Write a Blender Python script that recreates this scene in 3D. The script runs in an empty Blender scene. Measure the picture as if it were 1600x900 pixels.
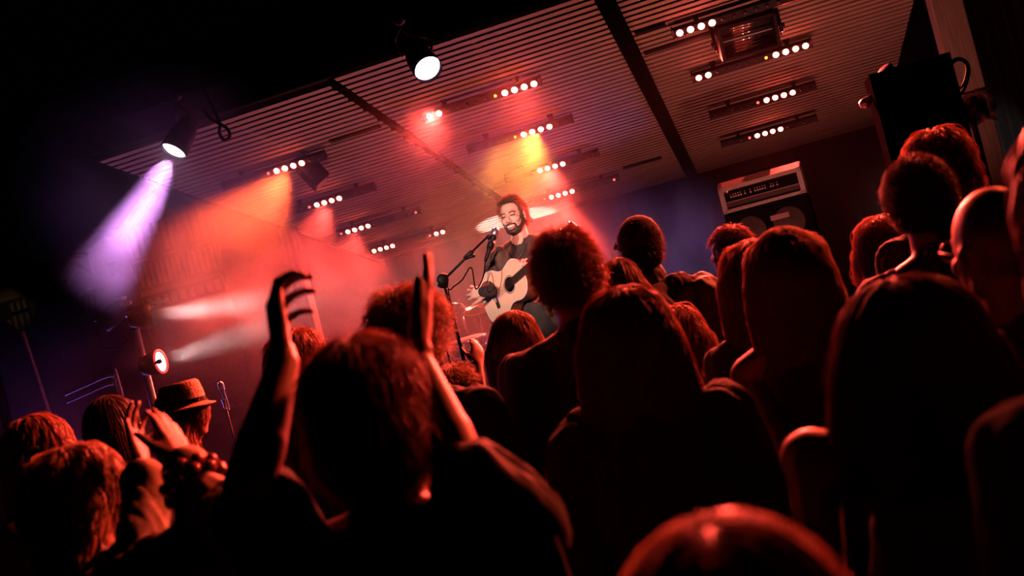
import bpy, math, random
import numpy as np
from mathutils import Vector, Matrix, noise

S = bpy.context.scene
COL = S.collection
rng = np.random.default_rng(7)
random.seed(7)
rad = math.radians

# ------------------------------------------------------------------ camera
CAM = np.array([0.0, 0.0, 1.68])
F = 35.0 / 36.0 * 1600.0
def cam_axes(yaw, pitch, roll):
    cy, sy, cp, sp = math.cos(yaw), math.sin(yaw), math.cos(pitch), math.sin(pitch)
    f = np.array([-sy * cp, cy * cp, sp])
    r0 = np.array([cy, sy, 0.0])
    u0 = np.cross(r0, f)
    c, s = math.cos(roll), math.sin(roll)
    return c * r0 - s * u0, s * r0 + c * u0, f
CR, CU, CF = cam_axes(rad(14.5), rad(1.0), rad(14.2))
cam_data = bpy.data.cameras.new('camera')
cam_data.lens = 35.0
cam_data.sensor_width = 36.0
cam_data.clip_start = 0.05
cam_data.dof.use_dof = True
cam_data.dof.focus_distance = 6.6
cam_data.dof.aperture_fstop = 3.2
cam = bpy.data.objects.new('camera', cam_data)
COL.objects.link(cam)
cam.matrix_world = Matrix([[CR[0], CU[0], -CF[0], CAM[0]], [CR[1], CU[1], -CF[1], CAM[1]],
                           [CR[2], CU[2], -CF[2], CAM[2]], [0, 0, 0, 1]])
S.camera = cam

def W(x, y, Y):
    """world point seen at photo pixel (x, y) that lies Y metres ahead of the camera towards the stage"""
    d = CF + (x - 800) / F * CR - (y - 450) / F * CU
    return CAM + d * (Y / d[1])

# ------------------------------------------------------------------ render look, world
S.view_settings.view_transform = 'Standard'
S.view_settings.look = 'None'
S.view_settings.exposure = 0.0
S.view_settings.gamma = 1.0
S.view_settings.use_curve_mapping = False
S.cycles.use_denoising = True
S.cycles.max_bounces = 5
S.cycles.diffuse_bounces = 0
S.cycles.glossy_bounces = 2
S.cycles.transmission_bounces = 3
S.cycles.volume_bounces = 0
S.cycles.sample_clamp_indirect = 4.0
S.cycles.volume_step_rate = 0.6
S.cycles.caustics_reflective = False
S.cycles.caustics_refractive = False
world = bpy.data.worlds.new('night')
S.world = world
world.use_nodes = True
world.node_tree.nodes['Background'].inputs[0].default_value = (0.012, 0.010, 0.022, 1)
world.node_tree.nodes['Background'].inputs[1].default_value = 0.02

# ------------------------------------------------------------------ lights
def spot(name, loc, target, power, color, angle, blend=0.4, size=0.05, parent=None):
    l = bpy.data.lights.new(name, 'SPOT')
    l.energy = power; l.color = color; l.spot_size = rad(angle); l.spot_blend = blend
    l.shadow_soft_size = size
    o = bpy.data.objects.new(name, l)
    COL.objects.link(o)
    o.location = loc
    d = Vector(target) - Vector(loc)
    o.rotation_euler = d.to_track_quat('-Z', 'Y').to_euler()
    return o
def area(name, loc, target, power, color, sx, sy, spread=180):
    l = bpy.data.lights.new(name, 'AREA')
    l.energy = power; l.color = color; l.shape = 'RECTANGLE'; l.size = sx; l.size_y = sy; l.spread = rad(spread)
    o = bpy.data.objects.new(name, l)
    COL.objects.link(o)
    o.location = loc
    o.rotation_euler = (Vector(target) - Vector(loc)).to_track_quat('-Z', 'Y').to_euler()
    return o
RED = (1.0, 0.065, 0.045)
SLOPE = math.tan(rad(9.8))
def ceil_z(Y):
    return 3.71 - SLOPE * (Y - 7.2)
DECK = 0.52
FRONT_Y, BACK_Y = 7.2, 12.95
LEFT_X, RIGHT_X = -5.08, 1.68
# rows and columns of LED bars: (x of first diode, y, indices lit, indices small, count, power, aim offset)
AMB = 'led_amber'; RDD = 'led_red'
BARS = [
    ('LED bar at the front of the middle bay, two diodes lit left and four right', -2.45, 8.20, (0, 1, 8, 9, 10, 11), {7: AMB}, 1500, 75, (0.05,-0.88,-0.42), RED),
    ('LED bar of the middle bay pouring a wide yellow orange beam into the smoke', -2.44, 9.32, (6, 7, 8, 9), {5: AMB}, 850, 46, (-0.10, -0.85, -0.50), (1.0, 0.30, 0.04)),
    ('third LED bar back in the middle bay, four lit diodes at its centre', -2.45, 10.57, (4, 5, 6, 7), {3: RDD}, 1300, 60, None, RED),
    ('rearmost LED bar of the middle bay, right above the singer with one stray red diode', -2.45, 11.72, (2, 3, 4, 5), {1: RDD, 11: RDD}, 1100, 55, None, RED),
    ('LED bar at the front of the left bay sending an orange beam into the smoke', -4.56, 8.36, (6, 7, 8, 9), {5: RDD}, 1200, 48, (-0.12, -0.80, -0.58), (1.0, 0.085, 0.02)),
    ('second LED bar back in the left bay with a faint red beam', -4.63, 9.58, (4, 5, 6, 7), {3: RDD}, 1200, 44, None, RED),
    ('third LED bar back in the left bay, four lit diodes near its left end', -4.62, 10.80, (1, 2, 3, 4), {0: RDD, 11: RDD}, 1000, 55, None, RED),
    ('rearmost LED bar of the left bay, four diodes lit at left and two at right', -4.72, 11.92, (0, 1, 2, 3, 10, 11), {9: RDD}, 900, 55, (-0.0,-0.85,-0.45), RED),
    ('topmost LED bar of the right bay, four lit red diodes left of the floodlight', -0.24, 8.09, (0, 1, 2, 3), {}, 4200, 75, (-0.12,-0.88,-0.42), RED),
    ('LED bar under the big floodlight, two diodes lit left and four right', -0.21, 9.21, (0, 1, 8, 9, 10, 11), {7: AMB}, 4200, 78, (-0.05,-0.88,-0.42), RED),
    ('third LED bar back in the right bay with a violet glint on its left end', -0.17, 10.40, (6, 7, 8, 9), {5: RDD}, 3800, 70, (-0.05,-0.88,-0.40), RED),
    ('rearmost LED bar of the right bay, nearest above the amplifier', -0.15, 11.56, (4, 5, 6, 7), {3: RDD}, 2400, 60, None, RED),
]
PAR1, PAR2 = 4600, 60
SIDE_P = (1300, 1100)

spot('follow_spot_light', (-2.8, -5.5, 3.9), (-1.60, 6.3, 1.98), 4800, (1.0, 0.64, 0.55), 5.6, 0.5, 0.04)
spot('front_fill_light', (1.6, -5.0, 4.2), (-1.55, 6.3, 2.1), 6000, (1.0, 0.30, 0.25), 5.0, 0.6, 0.04)  # fill added to lift the singer's shadows, since diffuse bounces are off
UP = (-2.95, 12.3, DECK + 0.16)
spot('added_uplight_light', UP, (-3.0, 12.72, 2.7), 900, (1.0, 0.86, 0.86), 30, 0.25, 0.03)  # lamp added behind the singer to throw the white patch on the roof
# washes added low on the deck to brighten the slatted roof and amplifier
WASH = [(-4.0, 7.3, 75), (-2.0, 7.3, 80), (0.0, 7.3, 100), (1.25, 7.5, 60), (-3.9, 10.5, 28), (-1.7, 10.5, 30), (-0.25, 10.6, 28), (1.1, 10.6, 22)]
for (x, y, p) in WASH:
    spot('added_wash_light', (x, y, DECK + 0.12), (x, y + (1.3 if (x, y) == (0.0, 7.3) else 0.55), 3.4), p, (1.0, 0.25, 0.20), 96, 0.95, 0.08)
# unseen red lights added above the frame to rim the crowd
CROWD_RED = (1.0, 0.075, 0.03)
for (x, t, p) in ((0.35, (-0.5, 2.6, 1.6), 230), (1.9, (0.5, 2.6, 1.6), 140), (-0.75, (-2.3, 2.4, 1.4), 950)):
    spot('crowd_light', (x, 6.5, 3.86), t, p, CROWD_RED, 70, 0.7, 0.08)
spot('crowd_side_light', (2.5, 6.5, 3.9), (-1.5, 1.9, 1.35), 2000, CROWD_RED, 34, 0.7, 0.08)  # another unseen light, added from the right for the crowd's edges
# violet side wash from the far left of the deck and a dim one from the rear right
area('violet_wash_light', (-7.4, 9.0, 1.3), (-6.0, 6.6, 1.3), 30, (0.42, 0.14, 1.0), 1.2, 1.2)
spot('violet_rear_light', (0.75, 12.5, 0.8), (-1.1, 10.4, 1.9), 420, (0.55, 0.25, 1.0), 46, 0.9, 0.1)

# ------------------------------------------------------------------ materials
def mat(name, color, rough=0.6, metal=0.0, spec=0.5, emit=None, estr=0.0, noise_scale=None, noise_amt=0.25, bump=0.0,
        sheen=0.0, stretch=None, trans=0.0, alpha=1.0):
    m = bpy.data.materials.new(name)
    m.use_nodes = True
    nt = m.node_tree
    b = nt.nodes['Principled BSDF']
    b.inputs['Base Color'].default_value = (*color, 1)
    b.inputs['Roughness'].default_value = rough
    b.inputs['Metallic'].default_value = metal
    b.inputs['Specular IOR Level'].default_value = spec
    b.inputs['Sheen Weight'].default_value = sheen
    b.inputs['Transmission Weight'].default_value = trans
    b.inputs['Alpha'].default_value = alpha
    if emit:
        b.inputs['Emission Color'].default_value = (*emit, 1)
        b.inputs['Emission Strength'].default_value = estr
    if noise_scale:
        tc = nt.nodes.new('ShaderNodeTexCoord')
        mp = nt.nodes.new('ShaderNodeMapping')
        if stretch: mp.inputs['Scale'].default_value = stretch
        n = nt.nodes.new('ShaderNodeTexNoise')
        n.inputs['Scale'].default_value = noise_scale
        n.inputs['Detail'].default_value = 4
        r = nt.nodes.new('ShaderNodeValToRGB')
        lo = tuple(max(0, c * (1 - noise_amt)) for c in color); hi = tuple(min(1, c * (1 + noise_amt)) for c in color)
        r.color_ramp.elements[0].color = (*lo, 1); r.color_ramp.elements[1].color = (*hi, 1)
        r.color_ramp.elements[0].position = 0.3; r.color_ramp.elements[1].position = 0.7
        nt.links.new(tc.outputs['Object'], mp.inputs[0]); nt.links.new(mp.outputs[0], n.inputs['Vector'])
        nt.links.new(n.outputs['Fac'], r.inputs[0]); nt.links.new(r.outputs[0], b.inputs['Base Color'])
        if bump:
            bp = nt.nodes.new('ShaderNodeBump')
            bp.inputs['Strength'].default_value = bump; bp.inputs['Distance'].default_value = 0.01
            nt.links.new(n.outputs['Fac'], bp.inputs['Height']); nt.links.new(bp.outputs[0], b.inputs['Normal'])
    return m
M = dict(
    slat=mat('pine_slats', (0.50, 0.36, 0.27), 0.7, noise_scale=6, noise_amt=0.22, stretch=(0.5, 8, 8), bump=0.1),
    post=mat('pale_timber', (0.55, 0.42, 0.30), 0.7, noise_scale=9, noise_amt=0.2, stretch=(6, 6, 0.4), bump=0.1),
    roof=mat('roof_underside', (0.02, 0.018, 0.017), 0.9, noise_scale=5),
    black=mat('black_metal', (0.006, 0.006, 0.0065), 0.5, spec=0.2, noise_scale=30),
    blackpaint=mat('black_painted_timber', (0.003, 0.003, 0.003), 0.9, spec=0.0, noise_scale=12),
    curtain=mat('black_cloth', (0.004, 0.0035, 0.004), 0.95, noise_scale=8, sheen=0.1),
    steel=mat('bare_steel', (0.55, 0.55, 0.57), 0.3, 0.9, noise_scale=40, noise_amt=0.1),
    alu=mat('scuffed_aluminium', (0.55, 0.53, 0.52), 0.42, 0.6, noise_scale=18, noise_amt=0.2),
    chrome=mat('chrome', (0.7, 0.7, 0.72), 0.15, 1.0),
    deck=mat('stage_boards', (0.10, 0.075, 0.06), 0.6, noise_scale=6, stretch=(0.5, 8, 8), bump=0.1),
    ground=mat('asphalt', (0.03, 0.03, 0.03), 0.9, noise_scale=60, bump=0.2),
    led=mat('lit_red_diode', (1, 0.2, 0.15), 0.3, emit=(1.0, 0.10, 0.07), estr=45),
    led_amber=mat('lit_amber_diode', (1, 0.4, 0.1), 0.3, emit=(1.0, 0.22, 0.03), estr=5),
    led_red=mat('dim_red_diode', (1, 0.2, 0.1), 0.3, emit=(1.0, 0.08, 0.06), estr=4),
    led_off=mat('unlit_diode', (0.10, 0.09, 0.09), 0.12, spec=0.8),
    lens_violet=mat('violet_lamp_lens', (1, 0.9, 1), 0.2, emit=(1.0, 0.72, 1.0), estr=7),
    lens_ring=mat('violet_inner_ring', (0.8, 0.6, 0.8), 0.2, emit=(1.0, 0.55, 0.95), estr=1.6),
    lens_white=mat('white_lamp_lens', (1, 0.9, 0.9), 0.2, emit=(1.0, 0.80, 0.78), estr=6),
    lens_rim=mat('red_lamp_rim', (0.8, 0.1, 0.08), 0.3, emit=(1.0, 0.06, 0.05), estr=0.7),
    glass=mat('smoked_glass', (0.03, 0.02, 0.025), 0.06, spec=1.0),
    reflector=mat('lamp_reflector', (0.75, 0.72, 0.72), 0.12, 0.95),
    cream=mat('cream_vinyl', (0.62, 0.55, 0.46), 0.55, noise_scale=120, bump=0.15),
    grille=mat('grille_cloth', (0.10, 0.07, 0.065), 0.9, noise_scale=160, noise_amt=0.5, bump=0.2),
    panel=mat('black_panel', (0.004, 0.004, 0.005), 0.5, spec=0.02),
    white=mat('white_plastic', (0.75, 0.74, 0.72), 0.4),
    badge=mat('silver_badge', (0.5, 0.42, 0.4), 0.4, 0.5),
    tolex=mat('black_vinyl', (0.005, 0.005, 0.006), 0.7, spec=0.0, noise_scale=140, bump=0.2),
    plastic=mat('clear_plastic_sheet', (0.75, 0.55, 0.55), 0.15, spec=0.8, alpha=0.55, noise_scale=14, bump=0.8),
    brass=mat('cymbal_bronze', (0.65, 0.42, 0.18), 0.25, 0.95, noise_scale=20, noise_amt=0.1),
    drumhead=mat('drum_head', (0.72, 0.68, 0.64), 0.5, noise_scale=8, noise_amt=0.06),
    drumshell=mat('drum_lacquer', (0.10, 0.03, 0.03), 0.2),
    plaster=mat('house_plaster', (0.12, 0.085, 0.05), 0.9, noise_scale=5, noise_amt=0.2),
    timber=mat('dark_house_timber', (0.012, 0.009, 0.008), 0.9, noise_scale=9),
    tile=mat('roof_tiles', (0.05, 0.025, 0.02), 0.9, noise_scale=14, bump=0.3),
    pane=mat('dark_window', (0.02, 0.02, 0.025), 0.1),
    canvas=mat('dark_tent_canvas', (0.05, 0.03, 0.03), 0.9, noise_scale=6),
    skin=mat('skin', (0.46, 0.26, 0.18), 0.5, noise_scale=40, noise_amt=0.06),
    skin_fair=mat('fair_skin', (0.72, 0.46, 0.36), 0.48, noise_scale=40, noise_amt=0.06),
    guitar_top=mat('pale_spruce_top', (0.82, 0.62, 0.44), 0.3, noise_scale=8, noise_amt=0.08, stretch=(12, 12, 0.6)),
    guitar_side=mat('dark_mahogany', (0.16, 0.06, 0.035), 0.3, noise_scale=8, stretch=(1, 8, 8)),
    ebony=mat('ebony', (0.02, 0.015, 0.012), 0.35),
    string=mat('steel_string', (0.7, 0.65, 0.55), 0.3, 0.9),
)

# ------------------------------------------------------------------ objects, helpers
def tag(o, label=None, cat=None, group=None, kind=None):
    if label: o['label'] = label
    if cat: o['category'] = cat
    if group: o['group'] = group
    if kind: o['kind'] = kind
    return o
def thing(name, loc, label, cat, group=None):
    o = bpy.data.objects.new(name, None)
    o.empty_display_size = 0.1
    COL.objects.link(o)
    o.location = Vector([float(c) for c in loc])
    return tag(o, label, cat, group)
def wloc(o):
    v = np.array(o.location)
    while o.parent:
        o = o.parent; v = v + np.array(o.location)
    return v
def link_mesh(name, V, Fc, m, parent=None, smooth=True, origin=None):
    """V in world coordinates; local coordinates are taken about the parent's position (or origin)"""
    V = np.asarray(V, float)
    if parent is not None: off = wloc(parent)
    elif origin is not None: off = np.asarray(origin, float)
    else: off = np.zeros(3)
    me = bpy.data.meshes.new(name)
    V = V - off
    if isinstance(Fc, np.ndarray):
        n, k = Fc.shape
        me.vertices.add(len(V)); me.vertices.foreach_set('co', V.astype(np.float32).ravel())
        me.loops.add(n * k); me.loops.foreach_set('vertex_index', Fc.astype(np.int32).ravel())
        me.polygons.add(n); me.polygons.foreach_set('loop_start', np.arange(0, n * k, k, dtype=np.int32))
        me.update(calc_edges=True)
    else:
        me.from_pydata(V.tolist(), [], Fc)
    me.polygons.foreach_set('use_smooth', [bool(smooth)] * len(me.polygons))
    if isinstance(m, (list, tuple)):
        for q in m: me.materials.append(q)
    else: me.materials.append(m)
    me.update()
    o = bpy.data.objects.new(name, me)
    COL.objects.link(o)
    if parent is not None: o.parent = parent
    elif origin is not None: o.location = Vector([float(c) for c in origin])
    return o
def frame(z, up=(0, 0, 1)):
    z = np.asarray(z, float); z = z / np.linalg.norm(z)
    up = np.asarray(up, float)
    if abs(z @ up) > 0.98: up = np.array([0, 1.0, 0]) if abs(z[1]) < 0.9 else np.array([1.0, 0, 0])
    x = np.cross(up, z); x /= np.linalg.norm(x)
    return np.stack([x, np.cross(z, x), z], 1)
def rotz(a):
    c, s = math.cos(a), math.sin(a)
    return np.array([[c, -s, 0], [s, c, 0], [0, 0, 1.0]])
def rotx(a):
    c, s = math.cos(a), math.sin(a)
    return np.array([[1.0, 0, 0], [0, c, -s], [0, s, c]])
def roty(a):
    c, s = math.cos(a), math.sin(a)
    return np.array([[c, 0, s], [0, 1.0, 0], [-s, 0, c]])
class MB:
    def __init__(s): s.v = []; s.f = []; s.n = 0
    def add(s, V, Fc):
        s.v.append(np.asarray(V, float)); s.f += [tuple(i + s.n for i in f) for f in Fc]; s.n += len(V); return s
    def box(s, c, size, R=None, bevel=0.0):
        hx, hy, hz = [q / 2 for q in size]
        b = min(bevel, hx * .8, hy * .8, hz * .8)
        if b <= 0:
            V = np.array([[x, y, z] for x in (-hx, hx) for y in (-hy, hy) for z in (-hz, hz)])
            Fc = [(0, 1, 3, 2), (4, 6, 7, 5), (0, 4, 5, 1), (2, 3, 7, 6), (0, 2, 6, 4), (1, 5, 7, 3)]
        else:
            V = []; idx = {}
            for sx in (-1, 1):
                for sy in (-1, 1):
                    for sz in (-1, 1):
                        for a in range(3):
                            p = [sx * (hx - b), sy * (hy - b), sz * (hz - b)]
                            p[a] += (sx, sy, sz)[a] * b
                            idx[(sx, sy, sz, a)] = len(V); V.append(p)
            V = np.array(V); Fc = []
            for a in range(3):
                o1, o2 = (a + 1) % 3, (a + 2) % 3
                for sg in (-1, 1):
                    q = []
                    for (u, w) in ((-1, -1), (1, -1), (1, 1), (-1, 1)):
                        k = [0, 0, 0]; k[a] = sg; k[o1] = u; k[o2] = w
                        q.append(idx[(k[0], k[1], k[2], a)])
                    Fc.append(tuple(q if sg > 0 else q[::-1]))
            for a in range(3):
                o1, o2 = (a + 1) % 3, (a + 2) % 3
                for u in (-1, 1):
                    for w in (-1, 1):
                        k0 = [0, 0, 0]; k0[o1] = u; k0[o2] = w
                        k1 = list(k0); k0[a] = -1; k1[a] = 1
                        q = (idx[(*k0, o1)], idx[(*k1, o1)], idx[(*k1, o2)], idx[(*k0, o2)])
                        Fc.append(q if u * w < 0 else q[::-1])
            for sx in (-1, 1):
                for sy in (-1, 1):
                    for sz in (-1, 1):
                        q = tuple(idx[(sx, sy, sz, a)] for a in range(3))
                        Fc.append(q if sx * sy * sz > 0 else q[::-1])
        if R is not None: V = V @ np.asarray(R).T
        return s.add(V + np.asarray(c, float), Fc)
    def lathe(s, prof, c=(0, 0, 0), axis=(0, 0, 1), n=24, closed=True, R=None):
        """prof: list of (radius, height along the axis)"""
        Rm = frame(axis) if R is None else R
        V = []; Fc = []
        a = np.arange(n) * 2 * math.pi / n
        for r, h in prof:
            V.append(np.stack([r * np.cos(a), r * np.sin(a), np.full(n, h)], 1))
        V = np.concatenate(V) @ Rm.T + np.asarray(c, float)
        m = len(prof)
        for i in range(m - 1):
            for j in range(n):
                k = (j + 1) % n
                Fc.append((i * n + j, i * n + k, (i + 1) * n + k, (i + 1) * n + j))
        if closed:
            Fc.append(tuple(range(n))[::-1]); Fc.append(tuple((m - 1) * n + j for j in range(n)))
        return s.add(V, Fc)
    def cyl(s, a, b, r, n=16, r2=None):
        a = np.asarray(a, float); b = np.asarray(b, float)
        L = np.linalg.norm(b - a)
        return s.lathe([(r, 0), (r if r2 is None else r2, L)], a, b - a, n)
    def tube(s, pts, r, n=8):
        pts = np.asarray(pts, float); m = len(pts)
        rs = np.full(m, r) if np.isscalar(r) else np.asarray(r)
        t = np.gradient(pts, axis=0); t /= np.linalg.norm(t, axis=1)[:, None]
        x = frame(t[0])[:, 0]; V = []
        a = np.arange(n) * 2 * math.pi / n
        for i in range(m):
            x = x - t[i] * (x @ t[i]); x /= np.linalg.norm(x); y = np.cross(t[i], x)
            V.append(pts[i] + rs[i] * (np.cos(a)[:, None] * x + np.sin(a)[:, None] * y))
        Fc = [(i * n + j, i * n + (j + 1) % n, (i + 1) * n + (j + 1) % n, (i + 1) * n + j) for i in range(m - 1) for j in range(n)]
        Fc.append(tuple(range(n))[::-1]); Fc.append(tuple((m - 1) * n + j for j in range(n)))
        return s.add(np.concatenate(V), Fc)
    def prism(s, poly, c, R, h):
        """poly: 2-D outline, extruded from 0 to h along the third axis of R"""
        n = len(poly); P = np.asarray(poly, float)
        V = np.concatenate([np.c_[P, np.zeros(n)], np.c_[P, np.full(n, h)]]) @ np.asarray(R).T + np.asarray(c, float)
        Fc = [(i, (i + 1) % n, n + (i + 1) % n, n + i) for i in range(n)]
        Fc.append(tuple(range(n))[::-1]); Fc.append(tuple(range(n, 2 * n)))
        return s.add(V, Fc)
    def build(s, name, m, parent=None, smooth=False, origin=None):
        return link_mesh(name, np.concatenate(s.v), s.f, m, parent, smooth, origin)
def spline(pts, n=24):
    P = np.asarray(pts, float); m = len(P)
    P = np.concatenate([[2 * P[0] - P[1]], P, [2 * P[-1] - P[-2]]])
    out = []
    for u in np.linspace(0, m - 1 - 1e-6, n):
        i = int(u); t = u - i
        a, b, c, d = P[i], P[i + 1], P[i + 2], P[i + 3]
        out.append(.5 * ((2 * b) + (c - a) * t + (2 * a - 5 * b + 4 * c - d) * t * t + (3 * b - a - 3 * c + d) * t ** 3))
    return np.array(out)
def structure(mb, name, m, smooth=False):
    o = mb.build(name, m, smooth=smooth); o['kind'] = 'structure'; return o
# ================================================================== SETTING
mb = MB(); mb.box((0, 14, -0.05), (60, 44, 0.1)); structure(mb, 'floor', M['ground'])
mb = MB(); mb.box((-1.8, (5.75 + 13.3) / 2, DECK / 2), (9.4, 13.3 - 5.75, DECK))
structure(mb, 'floor_stage', M['deck'])
# slatted roof: three bays of pine slats, with noggins seen in the gaps
Rc = np.array([[1, 0, 0], [0, math.cos(rad(9.8)), math.sin(rad(9.8))], [0, -math.sin(rad(9.8)), math.cos(rad(9.8))]])
mb = MB()
bays = [(LEFT_X, -2.90), (-2.82, -0.73), (-0.61, RIGHT_X)]
y = FRONT_Y; k = 0
while y < BACK_Y:
    for i, (a, b) in enumerate(bays):
        j = rng.uniform(-0.012, 0.012, 2)
        if y < FRONT_Y + 0.05 and i == 0: continue
        mb.box(((a + b) / 2, y, ceil_z(y) + 0.010), (b - a + j[0] * 0.5, 0.060, 0.020), Rc)
    y += 0.0975
ym = (FRONT_Y + BACK_Y) / 2; Ls = (BACK_Y - FRONT_Y) / math.cos(rad(9.8))
for x in (-4.95, -3.85, -1.72, 0.45, 1.6):
    mb.box((x, ym + 0.05, ceil_z(ym + 0.05) + 0.028), (0.05, Ls - 0.12, 0.03), Rc)
structure(mb, 'ceiling', M['slat'])
mb = MB(); mb.box(((LEFT_X + RIGHT_X) / 2, ym, ceil_z(ym) + 0.22), (RIGHT_X - LEFT_X + 0.3, Ls + 0.2, 0.06), Rc)
structure(mb, 'ceiling_roof_deck', M['roof'])
# main black beam between the right two bays, and the dark joint between the left two
mb = MB(); mb.box((-0.67, ym, ceil_z(ym) - 0.01), (0.13, Ls + 0.1, 0.12), Rc); structure(mb, 'trim_1', M['blackpaint'])
mb = MB(); mb.box((-2.86, ym, ceil_z(ym) + 0.005), (0.055, Ls, 0.05), Rc)
for i in range(40):
    yy = FRONT_Y + 0.1 + i * 0.14
    mb.box((-2.86 + (i % 2 - .5) * 0.03, yy, ceil_z(yy) - 0.012), (0.05, 0.035, 0.03), Rc)
structure(mb, 'trim_2', M['blackpaint'])
# fascia boards round the roof
mb = MB(); mb.box(((LEFT_X + RIGHT_X) / 2, FRONT_Y - 0.08, ceil_z(FRONT_Y) + 0.20), (RIGHT_X - LEFT_X + 0.3, 0.05, 0.36)); structure(mb, 'trim_3', M['blackpaint'])
mb = MB(); mb.box((LEFT_X - 0.06, ym, ceil_z(ym) + 0.14), (0.05, Ls, 0.24), Rc); structure(mb, 'trim_4', M['blackpaint'])
mb = MB(); mb.box((RIGHT_X + 0.06, ym, ceil_z(ym) + 0.10), (0.05, Ls, 0.24), Rc); structure(mb, 'trim_5', M['blackpaint'])
# posts that carry the roof
def post(name, x, y, w):
    b = MB(); b.box((x, y, (DECK + ceil_z(y)) / 2), (w, w, ceil_z(y) - DECK + 0.02), bevel=0.008)
    return structure(b, name, M['post'])
post('trim_6', LEFT_X + 0.02, 10.35, 0.16)
mb = MB(); mb.box((1.86, 8.95, (DECK + 3.5) / 2), (0.24, 0.20, 3.5 - DECK), bevel=0.008); structure(mb, 'trim_7', M['post'])
# black backdrop cloth hung in folds along the rear, and on the right of the deck
def drape(name, a, b, z0, z1, n=160):
    a = np.array(a, float); b = np.array(b, float); d = b - a; L = np.linalg.norm(d); nrm = np.array([-d[1], d[0]]) / L
    V = []; Fc = []
    for i in range(n + 1):
        t = i / n; q = a + d * t + nrm * (0.03 * math.sin(t * L * 19) + 0.012 * math.sin(t * L * 47 + 1))
        for off in (0.0, 0.02):
            V.append((q[0] + nrm[0] * off, q[1] + nrm[1] * off, z0)); V.append((q[0] + nrm[0] * off, q[1] + nrm[1] * off, z1))
    for i in range(n):
        p = i * 4; r = p + 4
        Fc += [(p, r, r + 1, p + 1), (p + 2, p + 3, r + 3, r + 2), (p + 1, r + 1, r + 3, p + 3), (p, p + 2, r + 2, r)]
    Fc += [(0, 1, 3, 2), (n * 4, n * 4 + 2, n * 4 + 3, n * 4 + 1)]
    b_ = MB(); b_.add(V, Fc); return structure(b_, name, M['curtain'], True)
drape('wall_back', (LEFT_X, 13.08), (5.2, 13.08), DECK, 2.84)
drape('wall_right', (2.9, 13.0), (3.5, 6.5), 0.0, 4.6)
# ------------------------------------------------------------------ smoke drifting over the stage
def smoke(name, lo, hi, build):
    b = MB(); lo = np.array(lo, float); hi = np.array(hi, float)
    b.box((lo + hi) / 2, hi - lo)
    m = bpy.data.materials.new(name); m.use_nodes = True
    nt = m.node_tree; nt.nodes.clear()
    out = nt.nodes.new('ShaderNodeOutputMaterial'); sc_ = nt.nodes.new('ShaderNodeVolumeScatter')
    sc_.inputs['Color'].default_value = (0.95, 0.93, 0.95, 1); sc_.inputs['Anisotropy'].default_value = 0.25
    nt.links.new(sc_.outputs[0], out.inputs['Volume'])
    def N(t, **k):
        n = nt.nodes.new(t)
        for a, v in k.items(): setattr(n, a, v)
        return n
    def math_(op, a, b_=None):
        n = N('ShaderNodeMath', operation=op)
        for i, q in enumerate((a, b_)):
            if q is None: continue
            if hasattr(q, 'links'): nt.links.new(q, n.inputs[i])
            else: n.inputs[i].default_value = q
        return n.outputs[0]
    def ramp(v, a, b_, c=0.0, d=1.0):
        n = N('ShaderNodeMapRange', interpolation_type='SMOOTHSTEP')
        nt.links.new(v, n.inputs[0])
        for i, q in enumerate((a, b_, c, d)): n.inputs[i + 1].default_value = q
        return n.outputs[0]
    g = N('ShaderNodeNewGeometry'); sx = N('ShaderNodeSeparateXYZ'); nt.links.new(g.outputs['Position'], sx.inputs[0])
    nz = N('ShaderNodeTexNoise'); nz.inputs['Scale'].default_value = 0.75; nz.inputs['Detail'].default_value = 3.5; nz.inputs['Roughness'].default_value = 0.6
    nz.inputs['Distortion'].default_value = 0.6
    nt.links.new(g.outputs['Position'], nz.inputs['Vector'])
    nt.links.new(build(sx.outputs[0], sx.outputs[1], sx.outputs[2], nz.outputs['Fac'], math_, ramp), sc_.inputs['Density'])
    o = b.build(name, m); tag(o, 'red and violet lit smoke drifting over the stage', 'smoke', kind='stuff')
    return o
PUFFS = [((-4.1, 7.75, 2.9), 1.1, 9.0), ((-3.85, 7.2, 2.5), 1.1, 2.6), ((-1.95, 8.85, 3.0), 0.78, 15.0), ((-2.45, 8.0, 3.25), 0.42, 9.0), ((-4.0, 6.4, 3.15), 1.05, 10.0),
         ((-4.1, 9.2, 2.7), 0.8, 2.0), ((-2.2, 11.0, 2.4), 1.6, 1.2), ((-5.6, 6.9, 1.6), 1.2, 1.3), ((-4.35, 7.15, 2.2), 0.85, 4.5), ((-3.4, 9.4, 1.9), 2.4, 0.9), ((-1.15, 10.9, 1.9), 1.15, 3.2)]
def dens(x, y, z, n, m, r):
    def puff_at(c, rr, k):
        d = m('SQRT', m('ADD', m('ADD', m('POWER', m('SUBTRACT', x, c[0]), 2.0), m('POWER', m('SUBTRACT', y, c[1]), 2.0)), m('POWER', m('SUBTRACT', z, c[2]), 2.0)))
        return r(d, rr * 0.15, rr, k, 0.0)
    puff = r(n, 0.38, 0.66, 0.22, 1.75)
    side = m('MULTIPLY', r(x, -2.0, -0.75, 1.0, 0.006), r(x, -5.9, -4.1, 0.0, 1.0))
    front = r(y, 5.9, 7.6, 0.0, 1.0)
    top = m('MULTIPLY', r(z, 2.9, 3.75, 1.0, 0.0), m('ADD', r(x, -5.6, -5.0, 0.0, 1.0), r(z, 2.0, 2.4, 1.0, 0.0)))
    top = m('MINIMUM', top, 1.0)
    low = r(z, 0.7, 2.0, 0.35, 1.0)
    base = m('MULTIPLY', m('MULTIPLY', m('MULTIPLY', side, front), top), low)
    for c, rr, k in PUFFS: base = m('ADD', base, puff_at(c, rr, k))
    return m('MULTIPLY', m('MULTIPLY', puff, base), 0.040)
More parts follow.
